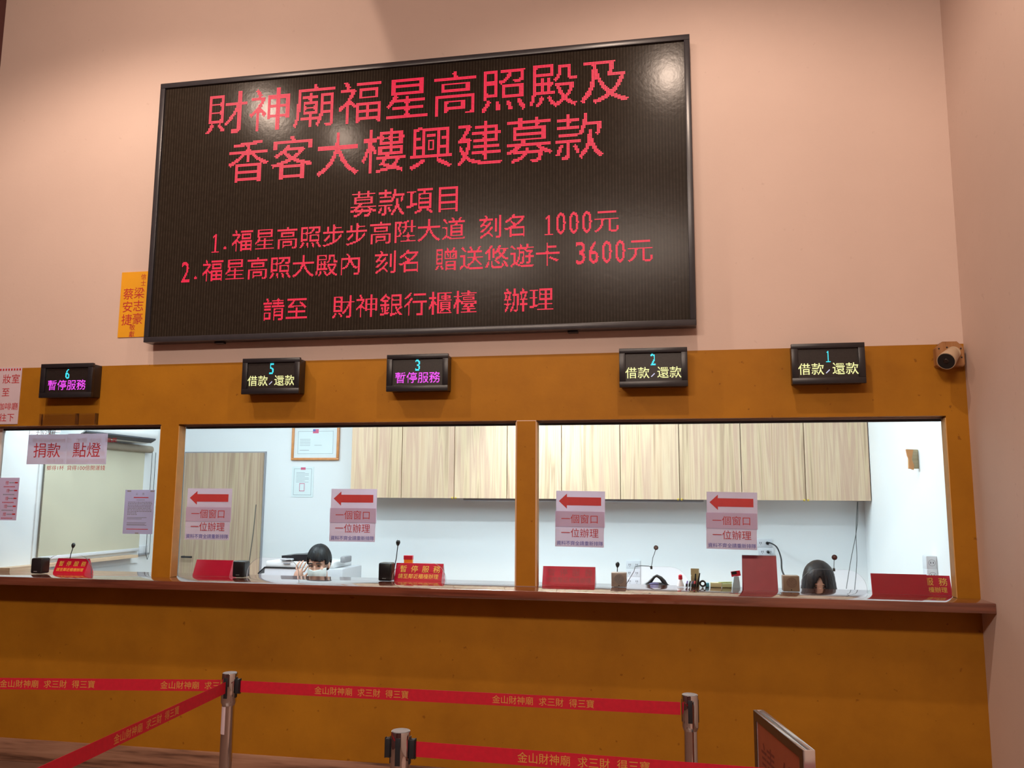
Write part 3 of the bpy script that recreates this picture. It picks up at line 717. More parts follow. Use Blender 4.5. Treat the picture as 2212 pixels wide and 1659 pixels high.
t = ball_mic(PX(1417, 1183, yq), [PX(1407, 1226.5, yq), PX(1410, 1205, yq), PX(1414, 1195, yq), PX(1416, 1187, yq)], 0.0135, M['ball_grey'], 'grey ball microphone clipped over the hatch below display 2')
bs = t.location.copy()
B().tube([Vector(p)-bs for p in (PX(1407, 1226.5, yq), PX(1402, 1223, yq), PX(1384, 1222, yq), PX(1372, 1224, yq), PX(1369.5, 1234, yq), PX(1360, 1250, yq), PX(1352, 1263, yq))], 0.0018, 6).build('cable', M['wire'], t)
ball_mic(PX(1802.5, 1204, yq), [PX(1801.5, 1231, yq), PX(1801.5, 1220, yq), PX(1802, 1210, yq)], 0.0150, M['ball_brown'], 'brown ball microphone clipped over the hatch beside the long-haired person')

# ------------------------------------------------------------------ things on the counter and desk
a = PZ(1606, 1274, ZC); b = PZ(1681, 1276, ZC)
t = thing('desk_calendar', 'deep red spiral calendar standing on the counter beside the tan intercom', 'calendar', (a.x, 0.14, ZC), (0, 0, -0.02))
cw, chh = b.x-a.x, 0.188
B().prism([(0, 0), (0.003, 0), (0.052, chh), (0.049, chh)], 0, cw, axis='x').build('cover', M['calendar_red'], t, smooth=0)
B().prism([(0.10, 0), (0.103, 0), (0.052, chh), (0.049, chh)], 0, cw, axis='x').build('back_board', M['calendar_red'], t, smooth=0)
q = B()
for i in range(26):
    x = cw*(i+0.5)/26; q.tube([(x, 0.051+0.006*math.cos(s), chh-0.001+0.005*math.sin(s)) for s in [j*math.pi/3 for j in range(7)]], 0.001, 5)
q.build('spiral_binding', M['grey_cap'], t)

yd = 0.245
def at(u, v, Y=yd): return PX(u, v, Y)
def solid(u0, u1, v0, v1, name, m, label, cat, dep=0.04, Y=yd, r=0.002, group=None, z0=ZC):
    a, b = PX(u0, v1, Y), PX(u1, v0, Y)
    o = B().box(0, b.x-a.x, 0, dep, 0, b.z-z0, r=r).build(name, m, loc=(a.x, Y, z0)); return tag(o, label, cat, group)
# pen box with scissors and pens
t = thing('pen_box', 'tall tan wooden pen box with black scissors on the counter', 'pen holder', (PX(1493, 1260, yd).x, yd, ZC))
pw_ = PX(1511, 1260, yd).x-PX(1493, 1260, yd).x; ph = PX(1493, 1229, yd).z-ZC
q = B(); q.box(0, pw_, 0.036, 0.04, 0, ph); q.box(0, 0.004, 0, 0.036, 0, ph*0.62); q.box(pw_-0.004, pw_, 0, 0.036, 0, ph*0.9); q.box(0.004, pw_-0.004, 0, 0.004, 0, ph*0.45); q.box(0.004, pw_-0.004, 0.004, 0.036, 0, 0.004)
q.build('box', M['tan_wood'], t, smooth=0)
q = B(); q.tube([(0.020, -0.006, 0.002), (0.026, -0.006, ph*0.74)], [0.006, 0.004], 8); q.tube([(0.034, -0.007, 0.002), (0.050, -0.006, ph*0.78)], [0.006, 0.0035], 8)
q.build('scissors', M['black'], t)
def ring(u, v, r1, r2, label, m):
    p = PX(u, v, yd-0.012); t = thing('tape_roll', label, 'tape', (p.x, p.y, ZC))
    prof = []
    q = B(); n = 28
    for i in range(n):
        a0, a1 = 2*math.pi*i/n, 2*math.pi*(i+1)/n
        P = lambda r, a, y: (r*math.cos(a), y, r1+r*math.sin(a))
        q.quad(P(r1, a0, 0), P(r2, a0, 0), P(r2, a1, 0), P(r1, a1, 0)); q.quad(P(r1, a0, 0.018), P(r1, a1, 0.018), P(r2, a1, 0.018), P(r2, a0, 0.018))
        q.quad(P(r1, a0, 0), P(r1, a1, 0), P(r1, a1, 0.018), P(r1, a0, 0.018)); q.quad(P(r2, a0, 0), P(r2, a0, 0.018), P(r2, a1, 0.018), P(r2, a1, 0))
    q.build('roll', m, t, recalc=True); return t
ring(1518, 1259, 0.019, 0.010, 'black roll of tape standing beside the pen box', M['black'])
for i, (u, mm, lb) in enumerate(((1483, 'violet', 'violet pen end'), (1489, 'black', 'black marker'), (1494.5, 'dark_violet', 'dark violet marker'), (1499.5, 'red_plastic', 'dark red marker'))):
    p = PX(u, 1262, yd-0.02)
    t = thing('marker_pen', '%s leaning upright left of the pen box' % ('violet marker' if i == 0 else lb), 'pen', (p.x, yd-0.03, ZC), group='markers at the pen box')
    B().tube([(0, 0, 0.001), (0.002, 0.002, 0.018)], 0.006, 10).build('cap', M['black'], t)
    B().tube([(0.002, 0.002, 0.018), (0.006, 0.006, 0.034)], [0.005, 0.004], 10).build('barrel', M[mm], t)
solid(1524, 1532, 1260, 1267, 'eraser', M['cyan'], 'small cyan block right of the black tape roll', 'eraser')
solid(1535, 1559, 1259, 1268, 'note_pad', M['yellow_pad'], 'pale yellow stack of notes on the counter', 'notes', 0.035)
t = solid(1560, 1581, 1260, 1269, 'note_pad', M['green_pad'], 'pale green stack of notes left of the card clip', 'notes', 0.035)
B().box(-0.02, 0.058, 0.004, 0.03, 0.0, 0.003).build('top_sheet', M['olive'], t, loc=(0, 0, PX(1570, 1259.5, yd).z-ZC+0.0005), rot=(0, -0.05, 0))
p = PX(1583, 1270, yd); t = thing('card_clip', 'pale blue clip stand holding a red and black card', 'stand', (p.x, yd, ZC))
hcl = PX(1590, 1245, yd).z-ZC
B().prism([(0, 0), (0.042, 0), (0.036, hcl), (0.008, hcl)], 0, 0.03).build('stand', M['ice'], t, smooth=0)
cr = B().box(-0.022, 0.030, 0.010, 0.012, 0, 0.030).build('card', M['red_plastic'], t, loc=(0.018, 0, hcl-0.001), rot=(0, -0.16, 0), smooth=0)
B().box(-0.018, 0.010, 0.0085, 0.0098, 0.012, 0.028).build('black_patch', M['black'], cr, smooth=0)
# correction fluid bottle with red cap
p = PX(1470, 1262, yd); t = thing('glue_bottle', 'white cone-shaped bottle with a red cap on the counter', 'bottle', (p.x, yd, ZC))
zc = PX(1470, 1252, yd).z-ZC; zt = PX(1470, 1241, yd).z-ZC
B().lathe([(0.020, 0.001), (0.019, 0.010), (0.010, zc)], 20).build('bottle', M['white_plastic'], t)
B().lathe([(0.010, zc), (0.012, zc+0.006), (0.011, zt-0.004), (0.005, zt)], 20).build('cap', M['red_plastic'], t)
# black bag with arched handle
p = PX(1417, 1262, 0.36); t = thing('black_bag', 'black bag with an arched handle behind the counter under display 2', 'bag', (p.x, 0.36, 0.78))
def loc_(u, v): q = PX(u, v, 0.40); return Vector((q.x-p.x, 0.03, q.z-0.78))
bt_ = loc_(1385, 1263); zb = bt_.z
q = B(); n = 24; ring_prev = None
secs = [(-0.004, 0.125, 0.02), (0.0, 0.16, 0.05), (0.1, 0.15, 0.055), (zb-0.03, 0.105, 0.04), (zb-0.004, 0.085, 0.022), (zb+0.012, 0.055, 0.012)]
rings = [[q.bm.verts.new((a*math.cos(2*math.pi*k/n), 0.03+b*math.sin(2*math.pi*k/n), z+0.004)) for k in range(n)] for z, a, b in secs]
for i in range(len(rings)-1):
    for k in range(n): q.bm.faces.new((rings[i][k], rings[i][(k+1) % n], rings[i+1][(k+1) % n], rings[i+1][k]))
q.bm.faces.new(rings[0][::-1]); q.bm.faces.new(rings[-1]); q.build('body', M['leather'], t)
B().tube([loc_(1396, 1263), loc_(1405, 1256), loc_(1413, 1246), loc_(1419, 1243.5), loc_(1427, 1248), loc_(1434, 1256), loc_(1440, 1265)], [0.012, 0.012, 0.0085, 0.0085, 0.011, 0.014, 0.012], 12).build('handle', M['leather'], t)
B().ball(loc_(1414, 1259.5)+Vector((0, -0.004, -0.004)), (0.036, 0.02, 0.010)).build('lining', M['dark_violet'], t)
# yellow and red box behind the sign under display 3
a, b = PX(874, 1216, 0.29), PX(892, 1200, 0.29)
t = thing('tissue_box', 'small yellow box with a red top behind the sign under display 3', 'box', (a.x, 0.276, ZC))
B().box(0, b.x-a.x, 0, 0.022, 0, a.z-ZC+0.022).build('box', M['plaque'], t, smooth=0)
B().box(-0.002, b.x-a.x+0.001, -0.002, 0.023, a.z-ZC+0.022, b.z-ZC).build('lid', M['red_plastic'], t, smooth=0)

# ------------------------------------------------------------------ the office
yc = 1.98                              # cabinet fronts
cols = [757, 867, 981, 1095, 1213, 1340, 1468, 1602, 1740, 1882]
xs = [PX(u, 1040, yc).x for u in cols]; xs[-1] = XOR-0.004
units = [(0, 1), (1, 3), (3, 5), (5, 7), (7, 9)]
names = ['single-door wooden wall cabinet at the left end of the row, by the framed certificate', 'pale wooden wall cabinet second from the left end of the row',
         'pale wooden wall cabinet behind the round orange pillar', 'pale wooden wall cabinet in the middle of the right window', 'pale wooden wall cabinet at the right end by the white side wall']
zcb = 1.640
for (i, j), lb in zip(units, names):
    t = thing('wall_cabinet', lb, 'cabinet', (xs[i], yc, zcb), group='row of wooden wall cabinets')
    wd = xs[j]-xs[i]
    B().box(0.001, wd-0.001, 0.019, YB-yc-0.001, 0.002, 0.80).build('body', M['cab'], t, smooth=0)
    for k in range(i, j):
        x0, x1 = xs[k]-xs[i], xs[k+1]-xs[i]
        dr = B().box(0.003, x1-x0-0.003, 0, 0.018, 0, 0.80, r=0.001).build('door', M['cab'], t, loc=(x0, 0, 0), smooth=0)
        if j-i == 2:
            xx = (x1-x0-0.022) if k == i else 0.006
            B().box(xx, xx+0.016, -0.004, 0.012, -0.006, 0.010, r=0.002).build('pull', M['brass'], dr)
a, b = PX(1001, 1082, 2.03), PX(1520, 1087, 2.03)
t = thing('under_cabinet_lamp', 'long grey strip lamp fixed under the wooden wall cabinets', 'lamp', (a.x, 2.03, zcb+0.002))
B().box(0, b.x-a.x, 0, 0.03, -0.018, 0).build('housing', M['grey_cap'], t, smooth=0)
B().box(0.01, b.x-a.x-0.01, 0.004, 0.026, -0.024, -0.018).build('diffuser', M['offwhite'], t, smooth=0)
# door on the back wall
a, b = PX(405, 979, YB), PX(574, 977, YB)
t = struct(B().box(a.x, b.x, YB-0.035, YB, 0, a.z).build('door_1', M['door'], smooth=0))
h0 = PX(393.5, 1214, YB-0.06)
B().tube([(a.x+0.05, YB-0.036, 1.10), (a.x+0.05, YB-0.075, 1.10), (a.x+0.15, YB-0.078, 1.10)], 0.009, 10).build('door_handle', M['black_frame'], t)
B().box(a.x-0.012, a.x, YB-0.02, YB, 0, a.z+0.012).box(a.x, b.x, YB-0.02, YB, a.z, a.z+0.012).box(b.x, b.x+0.012, YB-0.02, YB, 0, a.z+0.012).build('door_frame', M['grey_cap'], t, smooth=0)

def framed(u0, v0, u1, v1, label):
    a, b = PX(u0, v0, YB-0.02), PX(u1, v1, YB-0.02); wd, hd = b.x-a.x, a.z-b.z
    t = thing('framed_certificate', label, 'certificate', (a.x, YB, b.z))
    f = B(); q = 0.022
    for (x0, x1, z0, z1) in ((0, wd, hd-q, hd), (0, wd, 0, q), (0, q, q, hd-q), (wd-q, wd, q, hd-q)): f.box(x0, x1, -0.025, -0.001, z0, z1, r=0.004)
    f.build('frame', M['orange_frame'], t)
    B().box(q, wd-q, -0.012, -0.008, q, hd-q).build('mat_board', M['white_paper'], t, smooth=0)
    c = B().box(q+0.028, wd-q-0.03, -0.014, -0.012, q+0.025, hd-q-0.022).build('certificate', M['cert'], t, smooth=0)
    k = Ink(); m = 0.036; x0, x1, z0, z1 = q+m, wd-q-m, q+0.035, hd-q-0.030
    for (p, r_, s_, u_) in ((x0, x1, z1-0.004, z1), (x0, x1, z0, z0+0.004), (x0, x0+0.004, z0, z1), (x1-0.004, x1, z0, z1)): k.rect(p, r_, s_, u_, -0.0145)
    for i in range(5): k.rect(x0+0.02, x0+0.12, z0+0.13-0.014*i, z0+0.134-0.014*i, -0.0145)
    k.rect(x0+0.02, x0+0.11, z0+0.03, z0+0.036, -0.0145); k.rect(x0+0.16, x0+0.23, z0+0.075, z0+0.079, -0.0145)
    k.build('print', M['cert_line'], c)
    fl = Ink(); fx = wd*0.44; fz = hd*0.77; fl.rect(fx, fx+0.055, fz, fz+0.036, -0.0148); fl.build('flag', M['flag_red'], c)
    Ink().rect(fx, fx+0.024, fz+0.017, fz+0.036, -0.0151).build('flag_canton', M['flag_blue'], c)
    hook = B().box(wd*0.46, wd*0.55, -0.012, -0.001, hd, hd+0.022).build('hanger', M['brass'], t, smooth=0)
framed(631.5, 919, 731, 994, 'certificate in an orange wooden frame on the white office wall')
a, b = PX(632, 1008, YB), PX(676, 1074, YB); wd, hd = b.x-a.x, a.z-b.z
t = B().box(0, wd, -0.003, 0, 0, hd).build('certificate_sheet', M['cert'], loc=(a.x, YB-0.001, b.z), smooth=0)
tag(t, 'unframed certificate sheet with a small flag on the wall below the orange frame', 'certificate')
k = Ink(); m = 0.018
for (p, r_, s_, u_) in ((m, wd-m, hd-m-0.004, hd-m), (m, wd-m, m, m+0.004), (m, m+0.004, m, hd-m), (wd-m-0.004, wd-m, m, hd-m)): k.rect(p, r_, s_, u_, -0.0035)
for i in range(8): k.rect(wd*0.2, wd*(0.78 if i % 3 else 0.6), hd*(0.80-0.045*i), hd*(0.80-0.045*i)+0.004, -0.0035)
k.build('print', M['cert_line'], t)
Ink().rect(wd*0.4, wd*0.62, hd*0.895, hd*0.975, -0.0038).build('flag', M['flag_red'], t)
sq = Ink(); x0, z0 = wd*0.36, hd*0.19
for (p, r_, s_, u_) in ((0, 0.05, 0.066, 0.072), (0, 0.05, 0, 0.006), (0, 0.005, 0, 0.07), (0.045, 0.05, 0, 0.07)): sq.rect(x0+p, x0+r_, z0+s_, z0+u_, -0.0038)
sq.build('seal', M['seal'], t)

# sockets
def socket(u, v, label, wall='back', X=None, wd=0.115, hd=0.07, n=2, plugs=()):
    if wall == 'back':
        p = PX(u, v, YB); t = thing('wall_socket', label, 'socket', (p.x, YB-0.0005, p.z), group='white wall sockets')
    else:
        p = PXX(u, v, XOR); t = thing('wall_socket', label, 'socket', (XOR-0.0005, p.y, p.z), (0, 0, -math.pi/2), group='white wall sockets')
    B().box(-wd/2, wd/2, -0.008, 0, -hd/2, hd/2, r=0.003).build('plate', M['offwhite'], t)
    k = Ink()
    for i in range(n):
        x = (-wd/4 + wd/2*i) if n == 2 else 0
        k.rect(x-0.008, x-0.004, -0.006, 0.008, -0.0085); k.rect(x+0.004, x+0.008, -0.006, 0.008, -0.0085); k.rect(x-0.002, x+0.002, -0.016, -0.011, -0.0085)
    k.build('slots', M['slot'], t)
    for x in plugs: B().tube([(x, -0.009, 0.0), (x, -0.035, -0.002)], [0.013, 0.010], 12).build('plug', M['black'], t)
    return t
socket(1368, 1220, 'top white socket of the column of three behind the silver intercom')
socket(1368, 1237.5, 'middle white socket of the column of three behind the silver intercom')
socket(1368, 1255.5, 'bottom white socket of the column of three behind the silver intercom')
s1 = socket(1651, 1173, 'white wall socket with a thick black plug above the red calendar', wd=0.12, hd=0.065, plugs=(0.022,))
s2 = socket(1655, 1192, 'lower white wall socket with a small black plug just above the red calendar', wd=0.12, hd=0.07, plugs=(0.014,))
def side_socket(u, v, wd, hd, label):
    p = PXX(u+9, v, XOR); t = thing('wall_socket', label, 'socket', (XOR-0.0005, p.y, p.z), group='white wall sockets')
    B().box(-wd, 0, -0.04, 0.04, -hd/2, hd/2, r=0.004).build('plate', M['offwhite'], t)
    k = Ink(); c = -wd*0.48
    for i in range(24):
        a0, a1 = 2*math.pi*i/24, 2*math.pi*(i+1)/24
        k.poly([(c+0.019*math.cos(a0), 0.019*math.sin(a0)), (c+0.019*math.cos(a1), 0.019*math.sin(a1)), (c+0.0165*math.cos(a1), 0.0165*math.sin(a1)), (c+0.0165*math.cos(a0), 0.0165*math.sin(a0))], -0.0406)
    k.build('ring_groove', M['grey_cap'], t)
    k = Ink(); k.rect(c-0.009, c-0.005, -0.005, 0.006, -0.0406); k.rect(c+0.005, c+0.009, -0.005, 0.006, -0.0406); k.build('slots', M['slot'], t)
    return t
side_socket(2011, 1215, 0.058, 0.078, 'white round-hole socket box on the office side wall, upper of two')
side_socket(2013, 1242, 0.058, 0.070, 'white round-hole socket box on the office side wall, just above the red sign')
def cable(pts, r, label, m, name='power_cable'):
    bs = Vector(pts[-1]); fine = []
    P = [Vector(p) for p in pts]
    for i in range(len(P)-1):
        a0, a1, a2, a3 = P[max(i-1, 0)], P[i], P[i+1], P[min(i+2, len(P)-1)]
        for s in range(6):
            t = s/6; fine.append(0.5*((2*a1)+(-a0+a2)*t+(2*a0-5*a1+4*a2-a3)*t*t+(-a0+3*a1-3*a2+a3)*t**3)-bs)
    fine.append(P[-1]-bs)
    o = B().tube(fine, r, 8).build(name, m, loc=bs); return tag(o, label, 'cable')
cable([PX(1656, 1172.5, YB-0.04), PX(1664, 1173, YB-0.10), PX(1678, 1182, 1.9), PX(1687, 1205, 1.5), PX(1689, 1230, 1.0), PX(1696, 1247, 0.30), PX(1703, 1262, 0.165)], 0.0055, 'thick black cable curving from the wall socket down to the tan intercom', M['black_wire'])
cable([PX(1853, 1084, 2.02), PX(1851, 1140, 2.1), PX(1838, 1210, 2.1), PX(1828, 1272, 2.1)], 0.0026, 'thin dark wire hanging left-slanting from the end cabinet', M['wire'], 'hanging_wire')
cable([PX(1852, 1084, 2.06), PX(1849, 1150, 2.16), PX(1851, 1210, 2.16), PX(1846, 1275, 2.16)], 0.0026, 'thin dark wire hanging straight from the end cabinet', M['wire'], 'hanging_wire')
cable([PX(553, 1090, YB-0.04), PX(547, 1150, YB-0.04), PX(540, 1200, YB-0.04), PX(533, 1250, YB-0.04)], 0.0030, 'thin dark wire hanging in front of the wooden door', M['wire'], 'hanging_wire')

# wooden wall hook on the side wall
p = PXX(1985, 992, XOR)
t = thing('wall_hook', 'small broken wooden holder on the white office side wall', 'hook', (XOR-0.001, p.y, p.z))
B().prism([(-0.060, -0.058), (-0.001, -0.058), (-0.001, 0.060), (-0.066, 0.062), (-0.058, 0.02)], 0.006, 0.018).build('back_piece', M['tan_wood'], t, smooth=0)
B().prism([(-0.062, -0.055), (-0.034, -0.066), (-0.030, -0.040), (-0.042, 0.0), (-0.030, 0.058), (-0.072, 0.060), (-0.066, 0.02), (-0.058, 0.0)], -0.008, 0.006).build('front_piece', M['orange_frame'], t, smooth=0)

# left wall of the office: blind, sill, air conditioner
def LW(u, v, off=0.0): return PXX(u, v, XOL+off)
y0 = LW(95, 1100, 0.05).y; y1 = LW(309, 1100, 0.05).y
zt = LW(328, 971, 0.07).z; zb = LW(200, 1194, 0.05).z
t = thing('roller_blind', 'beige roller blind pulled down on the left side wall of the office', 'blind', (XOL, y0, zb))
B().box(0.030, 0.034, 0, y1-y0, 0, zt-zb).build('fabric', M['blind'], t, smooth=0)
B().tube([(0.045, -0.02, zt-zb), (0.045, y1-y0+0.06, zt-zb)], 0.030, 20).build('roller_tube', M['blind_tube'], t)
B().box(0.026, 0.040, 0, y1-y0, -0.02, 0.004, r=0.003).build('bottom_bar', M['offwhite'], t)
B().tube([(0.035, y1-y0+0.10, zt-zb-0.02), (0.035, y1-y0+0.10, -0.05), (0.035, y1-y0+0.125, -0.10), (0.035, y1-y0+0.15, -0.05), (0.035, y1-y0+0.15, zt-zb-0.02)], 0.0025, 6).build('chain', M['wire'], t)
ya = LW(10, 1222, 0.10).y; yb = LW(301, 1200, 0.1).y; zs = LW(300, 1199, 0.12).z
wn = struct(B().box(XOL, XOL+0.012, y0-0.03, y1+0.03, zb-0.12, zt-0.02).build('window_4', M['white_plastic'], smooth=0))
B().box(XOL, XOL+0.09, max(ya, 0.14), yb, zs-0.022, zs).build('window_sill', M['sill'], wn, smooth=0)
p = LW(312, 1187, 0.02)
t = thing('wall_switch', 'white switch plate on the left office wall beside the blind', 'switch', (XOL+0.0005, p.y, p.z), (0, 0, math.pi/2))
B().box(-0.06, 0.06, -0.012, 0, -0.03, 0.03, r=0.003).build('plate', M['offwhite'], t); B().box(-0.07, 0.07, -0.02, 0, -0.045, -0.030, r=0.002).build('tray', M['grey_cap'], t)
ay0 = LW(181, 930, 0.2).y; ay1 = LW(338, 950, 0.2).y; az = LW(181, 933, 0.2).z
t = thing('air_conditioner', 'white wall air conditioner with a dark outlet slot above the blind', 'air conditioner', (XOL, ay0, az))
L_ = ay1-ay0
B().prism([(0.001, -0.020), (0.10, -0.028), (0.165, -0.018), (0.20, 0.005), (0.215, 0.05), (0.215, 0.26), (0.001, 0.26)], 0, L_, axis='z').build('cover', M['white_plastic'], t, rot=(math.pi/2, 0, 0)).location = (0, L_, 0)
B().prism([(0.150, -0.016), (0.164, -0.0255), (0.209, 0.001), (0.203, 0.012)], 0.02, L_-0.02, axis='z').build('outlet_slot', M['slot'], t, smooth=0, rot=(math.pi/2, 0, 0)).location = (0, L_, 0)
p = LW(126, 922, 0.06); 
t = B().tube([(0, 0, 0), (0, 0, 0.14)], 0.030, 20).build('pipe_cover', M['white_plastic'], loc=(XOL+0.04, LW(126, 932, 0.06).y, LW(126, 934, 0.06).z)); tag(t, 'short white round pipe end left of the air conditioner', 'pipe')

# multifunction printer behind the man
yp = 1.55
def pr(u, v, y=yp): return PX(u, v, y)
a = pr(557, 1243); b = pr(742, 1243)
zt1 = pr(600, 1226).z; zt2 = pr(600, 1212).z
t = thing('printer', 'white and black office printer behind the masked man', 'printer', (a.x, yp, 0.74))
q = lambda u, v: (pr(u, v).x-a.x, pr(u, v).z-0.74)
B().box(q(570, 1243)[0], q(740, 1240)[0], 0, 0.42, 0, zt1-0.74, r=0.008).build('body', M['offwhite'], t)
B().prism([q(557, 1238), q(572, 1224), q(645, 1226), q(645, 1228.5), q(573, 1226.5), q(558, 1240)], -0.006, 0.30).build('dark_seam', M['black'], t, smooth=0)
B().box(q(572, 1220)[0], q(720, 1220)[0], 0.01, 0.40, zt1-0.74, zt2-0.74, r=0.012).build('scanner_lid', M['white_plastic'], t)
B().prism([q(606, 1211.5), q(606, 1200.5), q(626, 1200), q(632, 1198.5), q(662, 1198), q(662, 1216), q(645, 1212.5), q(628, 1208)], 0.02, 0.30).build('feeder', M['black_frame'], t, smooth=0)
B().box(q(606, 1209)[0], q(632, 1209)[0], -0.008, 0.1, q(606, 1209.5)[1], q(606, 1206)[1], r=0.003).build('panel_edge', M['offwhite'], t)
B().box(q(612, 1217)[0], q(626, 1217)[0], -0.001, 0.012, q(612, 1218)[1], q(612, 1216)[1]).build('badge', M['grey_cap'], t, smooth=0)
B().box(q(729, 1210)[0], q(740, 1210)[0], 0.05, 0.2, q(729, 1217)[1], q(735, 1203)[1], r=0.01).build('side_handle', M['grey_cap'], t)
ds = thing('printer_stand', 'low white cabinet carrying the printer behind the counter', 'cabinet', (a.x-0.05, yp-0.04, 0))
B().box(0, b.x-a.x+0.1, 0, 0.5, 0.03, 0.74, r=0.004).build('body', M['offwhite'], ds); B().box(0.02, b.x-a.x+0.08, 0.02, 0.48, 0, 0.03).build('plinth', M['grey_cap'], ds, smooth=0)

# ------------------------------------------------------------------ people behind the counter
def remeshed(name, b, m, parent, voxel=0.006, it=6):
    me = b.mesh(smooth=0); o = link(name, me, m, parent)
    r = o.modifiers.new('remesh', 'REMESH'); r.mode = 'VOXEL'; r.voxel_size = voxel; r.use_smooth_shade = True
    s = o.modifiers.new('smooth', 'SMOOTH'); s.factor = 0.5; s.iterations = it
    return o
def person(loc, label, pitch, yaw, scale, hair, shirt, mask, hand=None):
    """seated, facing the window (-y); loc is the centre of the head"""
    t = thing('person', label, 'person', (loc.x, loc.y, 0)); hz = loc.z
    R = (Matrix.Translation((0, 0, hz)) @ Euler((pitch, 0, yaw)).to_matrix().to_4x4()) @ Matrix.Scale(scale, 4)
    b = B()
    for c, r in (((0, 0.012, 0.025), (0.076, 0.094, 0.098)), ((0, -0.028, -0.045), (0.060, 0.062, 0.072)), ((0, -0.040, -0.085), (0.036, 0.038, 0.030)),
                 ((0, -0.094, -0.012), (0.009, 0.012, 0.024)), ((0, -0.100, -0.028), (0.015, 0.013, 0.010)), ((0.030, -0.070, 0.027), (0.026, 0.018, 0.008)), ((-0.030, -0.070, 0.027), (0.026, 0.018, 0.008)),
                 ((0.038, -0.066, -0.022), (0.022, 0.020, 0.018)), ((-0.038, -0.066, -0.022), (0.022, 0.020, 0.018)),
                 ((0.078, 0.005, -0.008), (0.009, 0.019, 0.031)), ((-0.078, 0.005, -0.008), (0.009, 0.019, 0.031))):
        if not mask and abs(c[0]) > 0.07: continue
        b.ball(c, r, R)
    b.tube([(0, 0.03, hz-0.06), (0, 0.045, hz-0.22)], [0.052, 0.060], 20)
    for r_ in ((0, 0.05, hz-0.40, 0.155, 0.095, 0.20), (0, 0.06, hz-0.62, 0.135, 0.10, 0.18), (0.12, 0.05, hz-0.26, 0.075, 0.06, 0.05), (-0.12, 0.05, hz-0.26, 0.075, 0.06, 0.05)):
        b.ball(r_[:3], r_[3:])
    hip = 0.47
    b.ball((0, 0.08, hip), (0.165, 0.13, 0.10))
    for s in (-1, 1):
        b.tube([(s*0.09, 0.05, hip), (s*0.11, -0.33, hip-0.02), (s*0.11, -0.36, hip-0.10), (s*0.11, -0.30, 0.10), (s*0.11, -0.36, 0.035), (s*0.11, -0.46, 0.030)], [0.075, 0.060, 0.055, 0.040, 0.038, 0.030], 16)
    sh = {s: Vector((s*0.175, 0.05, hz-0.27)) for s in (-1, 1)}
    for s in (-1, 1):
        if hand is not None and s == -1:
            W = Vector((hand.x-loc.x, hand.y-loc.y, hand.z-0.055)); el = (sh[s]+W)/2 + Vector((-0.07, -0.03, -0.16))
        else:
            W = Vector((s*0.10, -0.26, hz-0.44)); el = Vector((s*0.235, -0.03, hz-0.52))
        b.tube([sh[s], (sh[s]*2+el)/3, el, (el+W*2)/3, W], [0.052, 0.046, 0.038, 0.033, 0.024], 16)
        d = (W-el).normalized()
        side = d.cross(Vector((0, -1, 0.2))).normalized(); palm = W + d*0.045
        q = bmesh.ops.create_icosphere(b.bm, subdivisions=3, radius=1.0)['verts']; nrm = d.cross(side)
        for v in q: v.co = palm + d*(v.co.x*0.046) + side*(v.co.y*0.038) + nrm*(v.co.z*0.015)
        for i, (o_, ln) in enumerate(((-0.032, 0.064), (-0.011, 0.076), (0.011, 0.072), (0.032, 0.054))):
            k0 = palm + d*0.034 + side*o_; k1 = k0 + d*ln*0.5 + side*o_*0.20 + nrm*0.006; k2 = k1 + d*ln*0.38 + nrm*0.016; k3 = k2 + d*ln*0.12 + nrm*0.012
            b.tube([k0, k1, k2, k3], [0.0082, 0.0074, 0.0066, 0.0045], 10)
        th = palm - d*0.012 + side*(0.030 if s == -1 else -0.030)
        sd = side if s == -1 else -side
        b.tube([th, th+sd*0.022+d*0.022+nrm*0.008, th+sd*0.030+d*0.048+nrm*0.016], [0.011, 0.010, 0.007], 10)
    body = remeshed('body', b, M['skin'], t, 0.0036, 4)
    # shirt over torso and upper arms
    c = B()
    for r_ in ((0, 0.05, hz-0.40, 0.168, 0.108, 0.20), (0, 0.06, hz-0.62, 0.148, 0.113, 0.19), (0.12, 0.05, hz-0.265, 0.085, 0.070, 0.055), (-0.12, 0.05, hz-0.265, 0.085, 0.070, 0.055)): c.ball(r_[:3], r_[3:])
    for s in (-1, 1):
        el = Vector((s*0.235, -0.03, hz-0.52))
        if hand is not None and s == -1:
            W = Vector((hand.x-loc.x, hand.y-loc.y, hand.z-0.055)); el = (sh[s]+W)/2 + Vector((-0.07, -0.03, -0.16))
        c.tube([sh[s], (sh[s]*2+el)/3, (sh[s]+el*2)/3], [0.064, 0.058, 0.052], 16)
    remeshed('shirt', c, shirt, t, 0.008, 5)
    c = B(); c.ball((0, 0.08, 0.47), (0.178, 0.143, 0.112))
    for s in (-1, 1): c.tube([(s*0.09, 0.05, 0.47), (s*0.11, -0.33, 0.45), (s*0.11, -0.365, 0.37), (s*0.11, -0.30, 0.10)], [0.088, 0.072, 0.066, 0.058], 16)
    remeshed('trousers', c, M['shirt'], t, 0.008, 5)
    # eyes and brows
    for s in (-1, 1):
        e = B().ball((s*0.031, -0.083, 0.006), (0.0150, 0.006, 0.0050), R).build('eye', M['eye'], t)
        pts = [R @ Vector((s*x, y_, z_)) for x, y_, z_ in (((0.013, -0.094, 0.026), (0.028, -0.092, 0.0295), (0.043, -0.084, 0.027), (0.054, -0.072, 0.020)) if mask else ((0.016, -0.093, 0.026), (0.028, -0.091, 0.028), (0.042, -0.084, 0.025), (0.052, -0.073, 0.018)))]
        B().tube(pts, [q_*scale*(1 if mask else 0.6) for q_ in (0.0035, 0.0048, 0.0042, 0.002)], 8).build('eyebrow', M['brow'], t)
